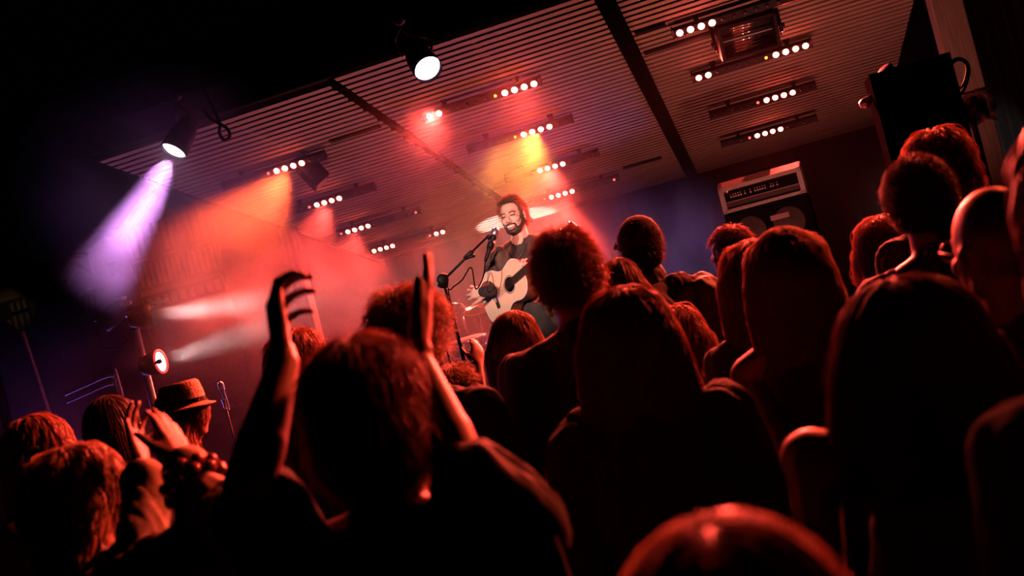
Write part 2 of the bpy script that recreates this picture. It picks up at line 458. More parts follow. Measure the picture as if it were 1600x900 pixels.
smoke('smoke', (-7.6, 4.9, 0.54), (1.9, 12.95, 3.9), dens)
# ================================================================== HOUSES BEYOND THE OPEN LEFT SIDE
def house(name, label, xl, xr, ybot_z, z_eave, z_ridge, Y, depth, bands, win=()):
    root = thing(name, ((xl + xr) / 2, Y, 0), label, 'house', 'houses beyond the stage')
    w = xr - xl
    b = MB(); b.prism([(xl, 0), (xr, 0), (xr, z_eave), ((xl + xr) / 2, z_ridge), (xl, z_eave)], (0, Y + depth, 0),
                      np.array([[1, 0, 0], [0, 0, -1], [0, 1, 0]], float), depth)
    b.build('wall', M['plaster'], root)
    b = MB()
    sl = math.hypot(w / 2 + 0.4, z_ridge - z_eave)
    for sg in (-1, 1):
        a = math.atan2(z_ridge - z_eave, w / 2)
        b.box(((xl + xr) / 2 + sg * (w / 4 + 0.1), Y + depth / 2 - 0.2, (z_eave + z_ridge) / 2 + 0.1), (sl + 0.3, depth + 0.8, 0.18), roty(sg * a))
    b.build('roof', M['tile'], root)
    b = MB()
    for (x0, x1, z0, z1, n) in bands:
        for i in range(n + 1):
            x = x0 + (x1 - x0) * i / n
            b.box((x, Y - 0.03, (z0 + z1) / 2), (0.16, 0.1, z1 - z0))
        for z in (z0, z1): b.box(((x0 + x1) / 2, Y - 0.03, z), (x1 - x0 + 0.2, 0.12, 0.2))
    for sg in (-1, 1):
        a = math.atan2(z_ridge - z_eave, w / 2)
        b.box(((xl + xr) / 2 + sg * w / 4, Y - 0.05, (z_eave + z_ridge) / 2 - 0.12), (sl, 0.12, 0.25), roty(sg * a))
    b.build('timber_frame', M['timber'], root)
    for (x, z, ww, hh) in win:
        f = MB(); f.box((x, Y - 0.04, z), (ww + 0.2, 0.12, hh + 0.2)); fo = f.build('window', M['timber'], root)
        p = MB(); p.box((x, Y - 0.10, z), (ww, 0.03, hh)); p.build('pane', M['pane'], fo)
    return root
HY = 50.0
a = W(-40, 470, HY); b = W(45, 470, HY); e = W(38, 465, HY)[2]; r = W(-10, 420, HY)[2]
house('timbered_house', 'small half timbered gable house lit dull amber at far left', a[0], b[0], 0, e, r, HY, 8,
      [(a[0] + .1, b[0] - .1, W(20, 520, HY)[2], W(20, 492, HY)[2], 8), (a[0] + .1, b[0] - .1, W(20, 490, HY)[2], e, 8)],
      [(W(8, 487, HY)[0], W(8, 487, HY)[2], 0.7, 0.9)])
a = W(92, 460, HY + 4); b = W(165, 440, HY + 4)
house('timbered_house', 'barely lit timbered gable house between the amber house and the tall plain one', a[0], b[0], 0, W(130, 445, HY + 4)[2], W(128, 405, HY + 4)[2], HY + 4, 8,
      [(a[0] + .1, b[0] - .1, W(130, 490, HY + 4)[2], W(130, 460, HY + 4)[2], 7)])
a = W(145, 430, HY + 2); b = W(206, 415, HY + 2)
house('plastered_house', 'tall plain plastered house with one small window behind the light mast', a[0], b[0] , 0, W(170, 375, HY + 2)[2], W(170, 360, HY + 2)[2], HY + 2, 8, [],
      [(W(177, 420, HY + 2)[0], W(177, 420, HY + 2)[2], 0.35, 0.6)])
a = W(212, 430, HY); b = W(345, 400, HY)
z1 = W(270, 398, HY)[2]; z2 = W(270, 440, HY)[2]; z3 = W(270, 475, HY)[2]
house('timbered_house', 'wide timbered house front glowing dim red in the smoke', a[0], b[0], 0, W(280, 340, HY)[2], W(280, 290, HY)[2], HY, 9,
      [(a[0] + .2, b[0] - .3, z2, z1, 14), (a[0] + .2, b[0] - .3, z3, z2 - 0.5, 9), (a[0] + .2, b[0] - .3, z1 + 0.3, z1 + 2.2, 10)],
      [(W(240, 385, HY)[0], W(240, 385, HY)[2], 0.8, 1.1), (W(285, 372, HY)[0], W(285, 372, HY)[2], 0.8, 1.1)])
spot('added_house_light', W(10, 520, 38) + np.array([0, 0, 1.5]), W(18, 485, HY), 900, (1.0, 0.62, 0.28), 11, 0.9, 0.2)  # light added to give the left house its amber tone
spot('added_house_light_red', W(260, 520, 30), W(265, 430, HY), 45, (1.0, 0.28, 0.16), 40, 0.9, 0.2)  # light added to redden the wide house front

# dark canvas side of a tent at the far left
rt = thing('market_tent', W(30, 640, 9.5) * np.array([1, 1, 0]), 'dark canvas side of a tent behind the crowd at far left', 'tent')
p0, p1 = W(26, 520, 9.5), W(84, 700, 9.5)
b = MB(); xx = p0[0]
b.prism([(xx - 2.6, 0), (xx + 0.25, 0), (xx, p0[2]), (xx - 0.5, p0[2] + 0.45), (xx - 2.6, p0[2] + 0.9)], (0, 9.6, 0), np.array([[1, 0, 0], [0, 0, -1], [0, 1, 0]], float), 0.05)
b.build('canvas', M['canvas'], rt)
b = MB(); b.cyl((xx + 0.27, 9.57, 0), (xx + 0.02, 9.57, p0[2]), 0.025); b.build('pole', M['alu'], rt)

# ================================================================== LED BARS UNDER THE ROOF
NB = np.array([0, -0.80, -0.60])                                   # where the diodes face
PITCH = 0.0865
def led_bar(label, x0, Y, lit, small, power, cone=46, aim=None, col=RED):
    z = ceil_z(Y) - 0.085
    L = PITCH * 12 + 0.03
    cx = x0 + PITCH * 5.5
    root = thing('led_light_bar', (cx, Y, z), label, 'stage light', 'LED bars under the slatted roof')
    R = frame(NB, (1, 0, 0)); R = np.stack([np.array([1.0, 0, 0]), np.cross(NB, [1.0, 0, 0]), NB], 1)
    b = MB(); b.box((cx, Y, z), (L, 0.075, 0.060), R, 0.008)
    for sx in (-1, 1): b.box((cx + sx * (L / 2 - 0.004), Y, z), (0.012, 0.085, 0.07), R, 0.004)
    b.build('housing', M['black'], root)
    for sx in (-0.33, 0.33):
        b = MB(); b.box((cx + sx, Y + 0.012, z + 0.055), (0.04, 0.012, 0.085)); b.box((cx + sx, Y + 0.012, z + 0.088), (0.06, 0.05, 0.012), Rc)
        b.build('bracket', M['black'], root)
    for i in range(12):
        c = np.array([x0 + PITCH * i, Y, z]) + NB * 0.030
        big = i in lit
        r = 0.027 if big else (0.013 if i in small else 0.016)
        b = MB(); b.lathe([(r * 1.0, -0.004), (r, 0.004), (r * .85, 0.010), (r * .5, 0.014), (r * .1, 0.0155)], c, NB, 14)
        m = M['led'] if big else (M[small[i]] if i in small else M['led_off'])
        b.build('diode', m, root, True)
    groups = []
    for k in lit:
        if groups and groups[-1][-1] == k - 1: groups[-1].append(k)
        else: groups.append([k])
    for g in groups:
        p = np.array([x0 + PITCH * (sum(g) / len(g)), Y, z]) + NB * 0.06
        t = p + (NB if aim is None else np.asarray(aim, float)) * 3
        l = spot('led_bar_light', p, t, power * len(g) / len(lit), col, cone, 0.6, 0.05)
        l.parent = root; l.location = Vector((p - np.array([cx, Y, z])).tolist())
    return root
AM, RD = 'led_amber', 'led_red'
#@BARS@
for (lab, x0, Y, lit, small, pw, cone, aim, colr) in BARS:
    led_bar(lab, x0, Y, lit, small, pw, cone, aim, colr)
# black strips standing in for dark slat gaps and one shadow smear
def rail(label, xa, xb, Y):
    b = MB(); b.box(((xa + xb) / 2, Y, ceil_z(Y) - 0.012), (xb - xa, 0.05, 0.024), Rc, 0.003)
    tag(b.build('dark_gap_strip', M['black'], origin=((xa + xb) / 2, Y, ceil_z(Y))), label, 'rail', 'dark strips for gaps and shade under the roof')
rail('dark strip standing for the gap running from the orange LED bar to the roof joint', -3.45, -2.95, 8.30)
rail('short dark strip standing for the gap left of the topmost right LED bar', -0.58, -0.33, 8.06)
rail('thin dark strip standing for the gap just right of the black roof beam', -0.58, 0.05, 8.50)
rail('dark strip standing for the shadow smear beside the farthest LED bar of the middle bay', -1.36, -0.9, 11.68)  # black strip laid where a shadow smears the slats

# ================================================================== FLOODLIGHTS
def flood(label, c, yaw, w=0.46, h=0.27):
    c = np.array(c, float)
    root = thing('floodlight', c, label, 'stage light', 'glass fronted floodlights under the roof')
    n = rotz(yaw) @ np.array([0, -0.86, -0.51]); x = rotz(yaw) @ np.array([1.0, 0, 0])
    R = np.stack([x, np.cross(n, x), n], 1)
    b = MB()
    for sx in (-1, 1): b.box(c + R @ np.array([sx * (w / 2 - .015), 0, 0]), (0.03, h, 0.14), R, 0.005)
    for sy in (-1, 1): b.box(c + R @ np.array([0, sy * (h / 2 - .015), 0]), (w, 0.03, 0.14), R, 0.005)
    b.box(c + R @ np.array([0, 0, -0.06]), (w, h, 0.02), R)
    for q in range(7): b.box(c + R @ np.array([(-3 + q) * w / 7.5, 0, -0.085]), (0.012, h * .9, 0.04), R)
    b.build('housing', M['black'], root)
    b = MB()
    for q in range(10):
        t0 = -1 + q * .2; t1 = t0 + .2
        P = [(t, 0.055 * t * t - 0.04) for t in (t0, t1)]
        V = [R @ np.array([sx * (w / 2 - .03), P[k][0] * (h / 2 - .03), P[k][1]]) + c for k in (0, 1) for sx in (-1, 1)]
        V += [v - n * 0.003 for v in V]
        b.add(V, [(0, 1, 3, 2), (4, 6, 7, 5), (0, 2, 6, 4), (1, 5, 7, 3), (0, 4, 5, 1), (2, 3, 7, 6)])
    b.build('reflector', M['reflector'], root, True)
    b = MB(); b.cyl(c + R @ np.array([-w * .42, 0, 0.0]), c + R @ np.array([w * .42, 0, 0.0]), 0.008); b.build('lamp_tube', M['white'], root, True)
    b = MB()
    for sx in (-1, 1):
        b.box(c + R @ np.array([sx * (w / 2 + .02), -0.06, 0.0]), (0.012, 0.035, 0.035), R, 0.003)
        b.box(c + np.array(x) * sx * (w / 2 + .028) + np.array([0, 0, 0.10]), (0.03, 0.008, 0.30), rotz(yaw))
        b.cyl(c + np.array(x) * sx * (w / 2 + .02), c + np.array(x) * sx * (w / 2 + .06), 0.022, 12)
    zt = 0.25; b.box(c + np.array([0, 0, zt]), (w + .085, 0.03, 0.012), rotz(yaw))
    top = ceil_z(c[1]) - c[2]
    b.cyl(c + np.array([0, 0, zt]), c + np.array([0, 0, top + 0.005]), 0.014, 10)
    b.build('yoke', M['black'], root)
    return root
flood('wide floodlight with red reflections in its glass, right of the black beam', W(1168, 55, 8.42), rad(6), 0.48, 0.30)
flood('small floodlight turned away beside the orange LED bar of the left bay', W(487, 272, 8.6), rad(-62), 0.34, 0.26)

# ================================================================== FRONT TRUSS AND ITS LAMPS
TY, TZ = 6.62, 3.92
rt = thing('lighting_truss', (-1.7, TY, TZ), 'black lattice lighting truss hanging in the dark before the roof edge', 'truss')
for (dy, dz) in ((-0.13, 0.13), (0.13, 0.13), (0, -0.10)):
    b = MB(); b.cyl((-6.0, TY + dy, TZ + dz), (2.6, TY + dy, TZ + dz), 0.025, 12); b.build('chord', M['blackpaint'], rt, True)
b = MB(); n = 34
for i in range(n):
    xa = -6.0 + 8.6 * i / n; xb = -6.0 + 8.6 * (i + 1) / n
    for dy in (-0.13, 0.13):
        b.cyl((xa, TY + dy, TZ + 0.13), ((xa + xb) / 2, TY, TZ - 0.10), 0.009, 6); b.cyl(((xa + xb) / 2, TY, TZ - 0.10), (xb, TY + dy, TZ + 0.13), 0.009, 6)
b.build('lattice', M['blackpaint'], rt, True)
for x in (-6.0, 2.6):
    b = MB(); b.cyl((x, TY, 0), (x, TY, TZ + 0.2), 0.04, 12); b.box((x, TY, 0.02), (0.7, 0.7, 0.04), None, 0.01); b.build('support_leg', M['blackpaint'], rt)
def par_can(label, lens, axis, r, power, cone, col):
    axis = np.asarray(axis, float); axis /= np.linalg.norm(axis); lens = np.asarray(lens, float)
    back = lens - axis * 0.30
    root = thing('par_can', back, label, 'stage light', 'lamps on the front truss')
    b = MB(); b.lathe([(0.03, -0.02), (r * .62, 0.0), (r * .78, 0.06), (r * .98, 0.14), (r * 1.06, 0.22), (r * 1.06, 0.315), (r * 1.0, 0.315), (r * .98, 0.24), (r * .5, 0.2), (0.01, 0.2)], back, axis, 28, False)
    b.build('can', M['black'], root, True)
    b = MB(); b.lathe([(r * .985, 0), (r * .95, 0.012), (r * .80, 0.020), (r * .80, 0.0), (r * .985, -0.004)], lens - axis * 0.02, axis, 28, False); b.build('lens_ring', M['lens_violet'], root, True)
    b = MB(); b.lathe([(r * .80, 0.004), (r * .78, 0.012), (r * .73, 0.010), (r * .73, 0.004)], lens - axis * 0.02, axis, 28, False); b.build('inner_ring', M['lens_ring'], root, True)
    b = MB(); b.lathe([(r * .73, 0.0), (r * .70, 0.012), (r * .4, 0.024), (0.004, 0.028)], lens - axis * 0.02, axis, 28); b.build('lens', M['lens_violet'], root, True)
    top = np.array([back[0], TY, TZ - 0.10]); mid = back + axis * 0.10
    side = np.cross(axis, (0, 0, 1.0)); side /= np.linalg.norm(side)
    b = MB()
    for sg in (-1, 1): b.tube(spline([mid + side * sg * r * 1.1, mid + side * sg * r * 1.25 + np.array([0, 0, .10]), top + side * sg * 0.05 - np.array([0, 0, .12]), top - np.array([0, 0, 0.06])], 12), 0.012, 8)
    b.lathe([(0.02, 0), (0.045, 0.01), (0.045, 0.06), (0.02, 0.07)], top - np.array([0, 0.035, 0.0]), (0, 1, 0), 14)
    b.build('yoke', M['black'], root, True)
    l = spot('par_can_light', lens + axis * 0.02, lens + axis * 2, power, col, cone, 0.35, r * .8)
    l.parent = root; l.location = Vector((lens + axis * 0.02 - back).tolist())
    return root
VIO = (0.80, 0.30, 0.95)
#@PARS@
ax1 = 0.89 * (-0.32 * CR - 0.95 * CU) - 0.45 * CF
ax2 = 0.76 * (0.56 * CR - 0.83 * CU) - 0.65 * CF
par_can('round lamp throwing a violet beam into smoke, at left under the roof edge', W(272, 235, 6.6), ax1, 0.094, PAR1, 21, VIO)
par_can('round lamp glowing violet white, above centre at the roof edge, no beam', W(668, 107, 6.6), ax2, 0.098, PAR2, 40, VIO)
c = W(345, 200, 6.62)
b = MB(); b.tube(spline([c + np.array(q) for q in ((-0.10, 0, 0.16), (-0.06, 0, 0.09), (0.0, 0, 0.03), (0.05, 0.0, -0.02), (0.055, 0, -0.08), (0.0, 0, -0.09), (-0.02, 0, -0.03), (0.0, 0, 0.03), (-0.02, 0, 0.16), (-0.06, 0, TZ - 0.10 - c[2]))], 40), 0.013, 8)
tag(b.build('cable_loop', M['black'], smooth=True, origin=c), 'black cable loop hanging from the truss before the slats', 'cable')

# ================================================================== LEFT LIGHT MAST
mp = W(206, 492, 7.2); mx, mz = mp[0], mp[2]
rt = thing('light_mast', (mx, 7.2, DECK), 'scuffed metal light mast at the left front corner of the stage', 'mast')
b = MB(); b.cyl((mx, 7.2, DECK), (mx, 7.2, mz), 0.031, 18); b.build('pole', M['alu'], rt, True)
b = MB(); b.box((mx, 7.2, DECK + 0.02), (0.5, 0.5, 0.04), None, 0.01); b.build('base_plate', M['black'], rt)
for z in (mz - 0.13, mz - 0.38, mz - 0.50):
    b = MB(); b.cyl((mx, 7.2, z), (mx, 7.2, z + 0.018), 0.034, 18); b.build('tape_band', M['black'], rt)
b = MB(); b.lathe([(0.05, 0), (0.055, 0.02), (0.03, 0.05)], (mx, 7.2, mz - 0.01), (0, 0, 1), 16); b.build('top_cap', M['steel'], rt, True)
b = MB(); b.box((mx - 0.01, 7.2, mz + 0.045), (0.72, 0.045, 0.03), None, 0.006); b.build('cross_bar', M['black'], rt)
def side_lamp(label, c, axis, r, L, power, lit, arm_to):
    c = np.asarray(c, float); axis = np.asarray(axis, float); axis /= np.linalg.norm(axis)
    root = thing('side_lamp', c, label, 'stage light', 'lamps on the light mast')
    b = MB(); b.lathe([(0.02, -L), (r * .7, -L + .01), (r * .85, -L * .6), (r, -L * .3), (r * 1.05, 0.02), (r * .97, 0.02), (r * .95, -0.01), (r * .3, -0.02), (0.01, -0.02)], c, axis, 24, False)
    b.build('can', M['black'], root, True)
    if lit:
        b = MB(); b.lathe([(r * 1.04, 0.015), (r * 1.04, 0.03), (r * .84, 0.03), (r * .84, 0.015)], c, axis, 24, False); b.build('rim', M['lens_rim'], root, True)
        b = MB(); b.lathe([(r * .84, 0.0), (r * .8, 0.02), (r * .4, 0.03), (0.004, 0.034)], c, axis, 24); b.build('lens', M['lens_white'], root, True)
    else:
        b = MB(); b.lathe([(r * .94, 0.0), (r * .8, 0.008), (r * .4, 0.012), (0.004, 0.014)], c, axis, 24); b.build('lens', M['lens_white'], root, True)
    b = MB(); s = np.cross(axis, (0, 0, 1.0)); s /= np.linalg.norm(s)
    b.tube(spline([c - axis * L * .4 + s * (r + .01), c - axis * L * .5 + s * (r + .03) + np.array([0, 0, .02]), np.asarray(arm_to, float) - s * -0.0], 10), 0.010, 8)
    b.build('arm', M['black'], root, True)
    l = spot('side_lamp_light', c + axis * 0.05, c + axis * 2, power, (1.0, 0.78, 0.74), 17, 0.5, r * .6)
    l.parent = root; l.location = Vector((axis * 0.05).tolist())
    return root
#@SIDE@
side_lamp('upper lamp on the mast, black can seen side on, pale beam to the right', W(232, 494, 7.05), (0.80, 0.62, -0.10), 0.095, 0.16, SIDE_P[0], False, (mx + 0.02, 7.17, mz + 0.03))
side_lamp('lower lamp on the mast, white lens with a red rim', W(247, 566, 7.0), (1.0, 0.10, 0.04), 0.098, 0.15, SIDE_P[1], True, (mx, 7.17, mz - 0.45))
b = MB(); c = W(245, 566, 6.86); b.cyl(c + np.array([-0.07, 0.04, -0.01]), c + np.array([0.05, -0.02, 0.012]), 0.008, 8); b.lathe([(0.014, 0), (0.02, .02), (0.014, .04)], c, (1, 0, 0), 10)
b.build('lamp_bracket', M['black'], [o for o in S.objects if o.get('label', '').startswith('lower lamp')][0], True)
c = W(176, 492, 7.2)
root = thing('side_lamp', c, 'unlit black lamp left of the mast top with a drooping cable', 'stage light', 'lamps on the light mast')
b = MB(); b.lathe([(0.03, -.12), (0.07, -.10), (0.085, 0.02), (0.08, 0.12), (0.07, .12), (0.06, .02)], c, (-0.75, -0.35, -0.45), 22); b.build('can', M['black'], root, True)
b = MB(); b.box(c + np.array([0.10, 0, 0.05]), (0.20, 0.03, 0.03), roty(rad(-6)), 0.005); b.box(c + np.array([0.13, -0.02, 0.11]), (0.08, 0.06, 0.03), None, 0.008); b.build('yoke', M['alu'], root)
b = MB(); b.tube(spline([c + np.array(q) for q in ((-0.10, -0.02, 0.02), (-0.15, -0.02, -0.12), (-0.14, -0.03, -0.24), (-0.02, -0.03, -0.28), (0.10, -0.03, -0.24), (0.17, -0.02, -0.10))], 30), 0.006, 7); b.build('cable', M['panel'], root, True)
c = W(160, 590, 7.6)
b = MB()
for dz in (0.0, -0.07):
    b.tube(spline([c + np.array(q) + np.array([0, 0, dz]) for q in ((-0.42, 0, -0.06), (-0.2, 0, -0.03), (0.02, 0, 0.0), (0.11 + dz * .4, 0, -0.01), (0.15 + dz * .4, 0, -0.08), (0.15 + dz * .4, 0, DECK - c[2] - dz))], 40), 0.014, 8)
tag(b.build('crowd_barrier', M['alu'], smooth=True, origin=(c[0], c[1], DECK)), 'bent metal tube rail glowing dull pink below the mast lamps', 'barrier')

# ================================================================== AMPLIFIER STACK
ar = rotz(rad(-7))
def amp_pt(q): return np.array([0.085, 9.05, 0]) + ar @ np.array(q, float)
zc = DECK
for k in (0, 1):
    o = amp_pt((0, 0, zc))
    root = thing('speaker_cabinet', o, ('lower black speaker cabinet standing on the deck under another cabinet', 'upper black speaker cabinet with a metal badge under the cream amplifier')[k], 'speaker', 'speaker cabinets of the amplifier stack')
    b = MB(); b.box(amp_pt((0, 0.02, zc + 0.37)), (0.72, 0.32, 0.735), ar, 0.012); b.build('cabinet', M['tolex'], root)
    b = MB(); b.box(amp_pt((0, -0.145, zc + 0.37)), (0.66, 0.012, 0.67), ar, 0.003); b.build('grille', M['panel'], root)
    for sx in (-1, 1):
        for sz in (-1, 1):
            b = MB(); b.lathe([(0.135, 0.0), (0.130, 0.004), (0.05, 0.003), (0.045, 0.008), (0.004, 0.012)], amp_pt((sx * .165, -0.150, zc + 0.37 + sz * .165)), -ar[:, 1], 28); b.build('speaker_cone', M['grille'], root, True)
    b = MB(); b.box(amp_pt((0.10, -0.156, zc + 0.60)), (0.16, 0.008, 0.045), ar, 0.002); b.build('badge', M['badge'], root)
    zc += 0.742
o = amp_pt((0, 0, zc))
root = thing('guitar_amplifier', o, 'cream amplifier head with a row of knobs on top of the speaker stack', 'amplifier')
hw, hh = 0.36, 0.235
prof = [(-0.13, 0), (0.14, 0), (0.14, hh + .045), (-0.03, hh + .045), (-0.13, hh - .01)]
b = MB()
for sx in (-1, 1): b.prism([(y_, z_) for y_, z_ in prof], amp_pt((sx * (hw - 0.02) - 0.02, 0, zc)), np.stack([ar[:, 1], [0, 0, 1], ar[:, 0]], 1), 0.04)
b.prism([(-0.13, hh - .045), (0.14, hh - .02), (0.14, hh + .045), (-0.03, hh + .045), (-0.13, hh - .01)], amp_pt((-hw, 0, zc)), np.stack([ar[:, 1], [0, 0, 1], ar[:, 0]], 1), 2 * hw)
b.box(amp_pt((0, 0.0, zc + 0.015)), (2 * hw, 0.26, 0.03), ar, 0.004)
b.build('case', M['cream'], root)
b = MB(); b.box(amp_pt((0, -0.10, zc + 0.135)), (2 * hw - .08, 0.012, 0.085), ar); b.build('control_panel', M['panel'], root)
b = MB(); b.box(amp_pt((0, -0.10, zc + 0.058)), (2 * hw - .08, 0.012, 0.058), ar); b.build('grille', M['grille'], root)
b = MB(); b.box(amp_pt((0, -0.108, zc + 0.089)), (2 * hw - .08, 0.008, 0.007), ar); b.build('trim_strip', M['badge'], root)
for x in (-.265, -.243, -.221, -.199, -.177, -.140, -.092, -.052, -.030, -.008, .014, .036, .085, .107, .140):
    b = MB(); b.lathe([(0.0085, 0), (0.0085, 0.010), (0.0065, 0.018), (0.001, 0.0185)], amp_pt((x, -0.107, zc + 0.130)), -ar[:, 1], 10)
    b.box(amp_pt((x, -0.1075, zc + 0.152)), (0.010, 0.002, 0.006), ar); b.build('knob', M['white'], root)
b = MB(); b.tube(spline([amp_pt((-.1, 0, zc + hh + .04)), amp_pt((-.09, 0, zc + hh + .062)), amp_pt((.09, 0, zc + hh + .062)), amp_pt((.1, 0, zc + hh + .04))], 14), 0.01, 8); b.build('handle', M['tolex'], root, True)

# ================================================================== RIGHT LOUDSPEAKER ON ITS POLE
lp = W(1436, 190, 6.2)
rt = thing('loudspeaker', (lp[0], 6.2, lp[2] - 0.36), 'black loudspeaker on a pole at the right front corner of the stage', 'speaker')
b = MB(); pr = [(-0.22, 0.16), (-0.22, -0.12), (-0.14, -0.19), (0.14, -0.19), (0.22, -0.12), (0.22, 0.16)]
b.prism(pr[::-1], (lp[0], 6.2, lp[2] - 0.30), np.array([[1, 0, 0], [0, -1, 0], [0, 0, 1]], float) @ np.eye(3), 0.62); b.build('cabinet', M['tolex'], rt)
b = MB(); b.box((lp[0], 6.2 - 0.195, lp[2] + 0.01), (0.27, 0.012, 0.56), None, 0.003); b.build('grille', M['panel'], rt)
b = MB(); b.cyl((lp[0], 6.2, DECK), (lp[0], 6.2, lp[2] - 0.30), 0.02, 12)
for a in (0.3, 2.4, 4.5): b.cyl((lp[0], 6.2, DECK + 0.55), (lp[0] + 0.42 * math.cos(a), 6.2 + 0.42 * math.sin(a), DECK + 0.012), 0.014, 8)
b.build('tripod', M['black'], rt, True)
c = W(1370, 152, 6.15)
b = MB(); b.cyl(c + np.array([-0.06, 0, 0.0]), (lp[0] - 0.2, 6.2, c[2] + 0.03), 0.013, 8); b.lathe([(0.02, 0), (0.03, .02), (0.03, .05), (0.015, .07)], c + np.array([-0.10, 0, -0.02]), (1, 0, 0.2), 12)
b.build('clamp_arm', M['steel'], rt, True)
def small_lamp(label, c, r, h, tilt, base_z):
    c = np.asarray(c, float); root = thing('small_lamp', c, label, 'stage light', 'small lamps on top of the loudspeaker')
    ax = np.array([-0.45 + 0.2 * math.sin(tilt), -0.50, 0.74]); ax /= np.linalg.norm(ax)
    b = MB(); b.lathe([(r * .8, -h), (r, -h * .8), (r, h * .2), (r * .9, h * .22)], c, ax, 18); b.build('can', M['black'], root, True)
    b = MB(); b.lathe([(r * .86, h * .225), (r * .8, h * .24), (0.004, h * .25)], c, ax, 18); b.build('lens', M['white'], root, True)
    b = MB(); b.cyl(c - ax * h * .9, (c[0], 6.2, base_z), 0.016, 8); b.build('stand', M['black'], root)
bz = lp[2] + 0.32
small_lamp('small upright lamp with a red glint on the left top corner of the loudspeaker', W(1386, 112, 6.1), 0.045, 0.11, 0.2, bz)
small_lamp('small lamp with an orange glint, second on top of the loudspeaker', W(1412, 118, 6.1), 0.05, 0.11, 0.7, bz)
small_lamp('small dull lamp nearest the timber post on top of the loudspeaker', W(1466, 100, 6.2), 0.04, 0.10, 0.5, bz)
c = W(1502, 100, 6.3)
b = MB()
for q in range(2): b.tube(spline([c + np.array(p_) * (.6 + .15 * q) for p_ in ((-0.10, 0, -0.10), (-0.09, 0, 0.01), (-0.02, 0.0, 0.05), (0.04, 0, 0.0), (0.03, 0, -0.10), (-0.06, 0, -0.22), (-0.16, 0, -0.10))], 30), 0.009, 7)
tag(b.build('cable_coil', M['panel'], smooth=True, origin=c), 'coil of black cable hanging before the timber post', 'cable')
# plastic covered box on a stand
c = W(1517, 172, 6.6)
rt = thing('covered_box', (c[0], c[1], c[2] - .1), 'box wrapped in clear plastic sheet glinting pink, right of the loudspeaker', 'box')
b = MB(); b.box(c + np.array([-.01, 0.03, 0]), (0.20, 0.14, 0.15), rotz(.1), 0.02); b.build('box', M['cream'], rt)
V = []; Fc = []; n = 22
for i in range(n + 1):
    for j in range(n + 1):
        u, v = i / n * 2 - 1, j / n * 2 - 1
        V.append(c + np.array([u * .125 + .012 * math.sin(5 * v + u), -0.07 - .012 * math.sin(9 * u + 3 * v) - .01 * math.cos(7 * v - 4 * u), v * .10 + .012 * math.sin(4 * u)]))
V += [v + np.array([0, 0.003, 0]) for v in V]; N = (n + 1) ** 2
for i in range(n):
    for j in range(n):
        p = i * (n + 1) + j; q = (p, p + n + 1, p + n + 2, p + 1); Fc.append(q); Fc.append(tuple(N + k for k in q[::-1]))
b = MB(); b.add(V, Fc); b.build('plastic_sheet', M['plastic'], rt, True)
b = MB(); b.cyl(c + np.array([0, 0.03, -0.07]), (c[0], c[1] + .03, 0), 0.02, 10); b.box((c[0], c[1] + .03, 0.015), (0.5, 0.5, 0.03), None, 0.01)
b.box(c + np.array([-.02, 0, .105]), (0.30, 0.06, 0.015), None, 0.003); b.build('stand', M['black'], rt)

# ================================================================== MICROPHONE STANDS
def mic_shape(b, tip, d, r=0.026):
    d = np.asarray(d, float); d /= np.linalg.norm(d); tip = np.asarray(tip, float)
    g = MB(); g.lathe([(0.004, 0.0), (r * .6, .004), (r * .95, .02), (r, .035), (r * .97, .05), (r * .8, .062)], tip, d, 18)
    b.lathe([(r * .84, .060), (r * .84, .070), (r * .62, .085), (r * .5, .20), (r * .35, .235)], tip, d, 16)
    return g
base = W(737, 560, 5.95); sx = W(702, 452, 5.95); clutch = W(693, 438, 5.95); mictip = W(776, 355, 6.05)
bx = clutch[0]
rt = thing('microphone_stand', (bx, 5.95, DECK), 'black boom microphone stand in front of the singer', 'microphone stand')
b = MB(); b.cyl((bx, 5.95, DECK + .1), (bx, 5.95, clutch[2]), 0.011, 10); b.build('pole', M['black'], rt, True)
b = MB(); b.cyl((bx, 5.95, DECK + .5), (bx, 5.95, DECK + .9), 0.0155, 10); b.build('lower_tube', M['black'], rt, True)
for a in (0.2, 2.3, 4.4):
    b = MB(); b.cyl((bx, 5.95, DECK + .16), (bx + .32 * math.cos(a), 5.95 + .26 * math.sin(a), DECK + .012), 0.010, 8); b.build('leg', M['black'], rt)
b = MB(); b.lathe([(0.012, -.05), (0.03, -.045), (0.034, 0), (0.03, .035), (0.012, .045)], (bx, 5.95, clutch[2]), (0.3, 0, 1), 16); b.lathe([(0.032, 0), (0.036, .012), (0.036, .03), (.02, .036)], (bx, 5.93, clutch[2] + .005), (0.4, -1, 0), 14); b.build('clutch', M['black'], rt, True)
dirb = mictip - np.array([bx, 5.95, clutch[2]]); dl = np.linalg.norm(dirb); dn = dirb / dl
st = np.array([bx, 5.95, clutch[2]]) - dn * 0.05; en = mictip - dn * 0.07
b = MB(); b.cyl(st, en, 0.0085, 10); b.build('boom', M['black'], rt, True)
kk = st + (en - st) * 0.60
b = MB(); b.lathe([(0.012, -.03), (0.017, -.02), (0.017, .03), (0.012, .04)], kk, dn, 12); b.cyl(kk + np.array([-.03, -.012, -.01]), kk + np.array([.045, -.012, -.012]), 0.011, 8); b.build('boom_joint', M['black'], rt, True)
md = np.array([-0.35, -0.10, -0.93]); md = mictip * 0 + np.array([-0.30, -.15, -.94])
rm = thing('microphone', mictip, 'silver headed vocal microphone at the singer\'s chin', 'microphone')
b = MB(); g = mic_shape(b, mictip, (-0.32, -0.25, -0.60)); g.build('grille', M['steel'], rm, True); b.build('handle', M['black'], rm, True)
b = MB(); dd = np.array([-0.32, -0.25, -0.60]); dd /= np.linalg.norm(dd); q = mictip + dd * .12
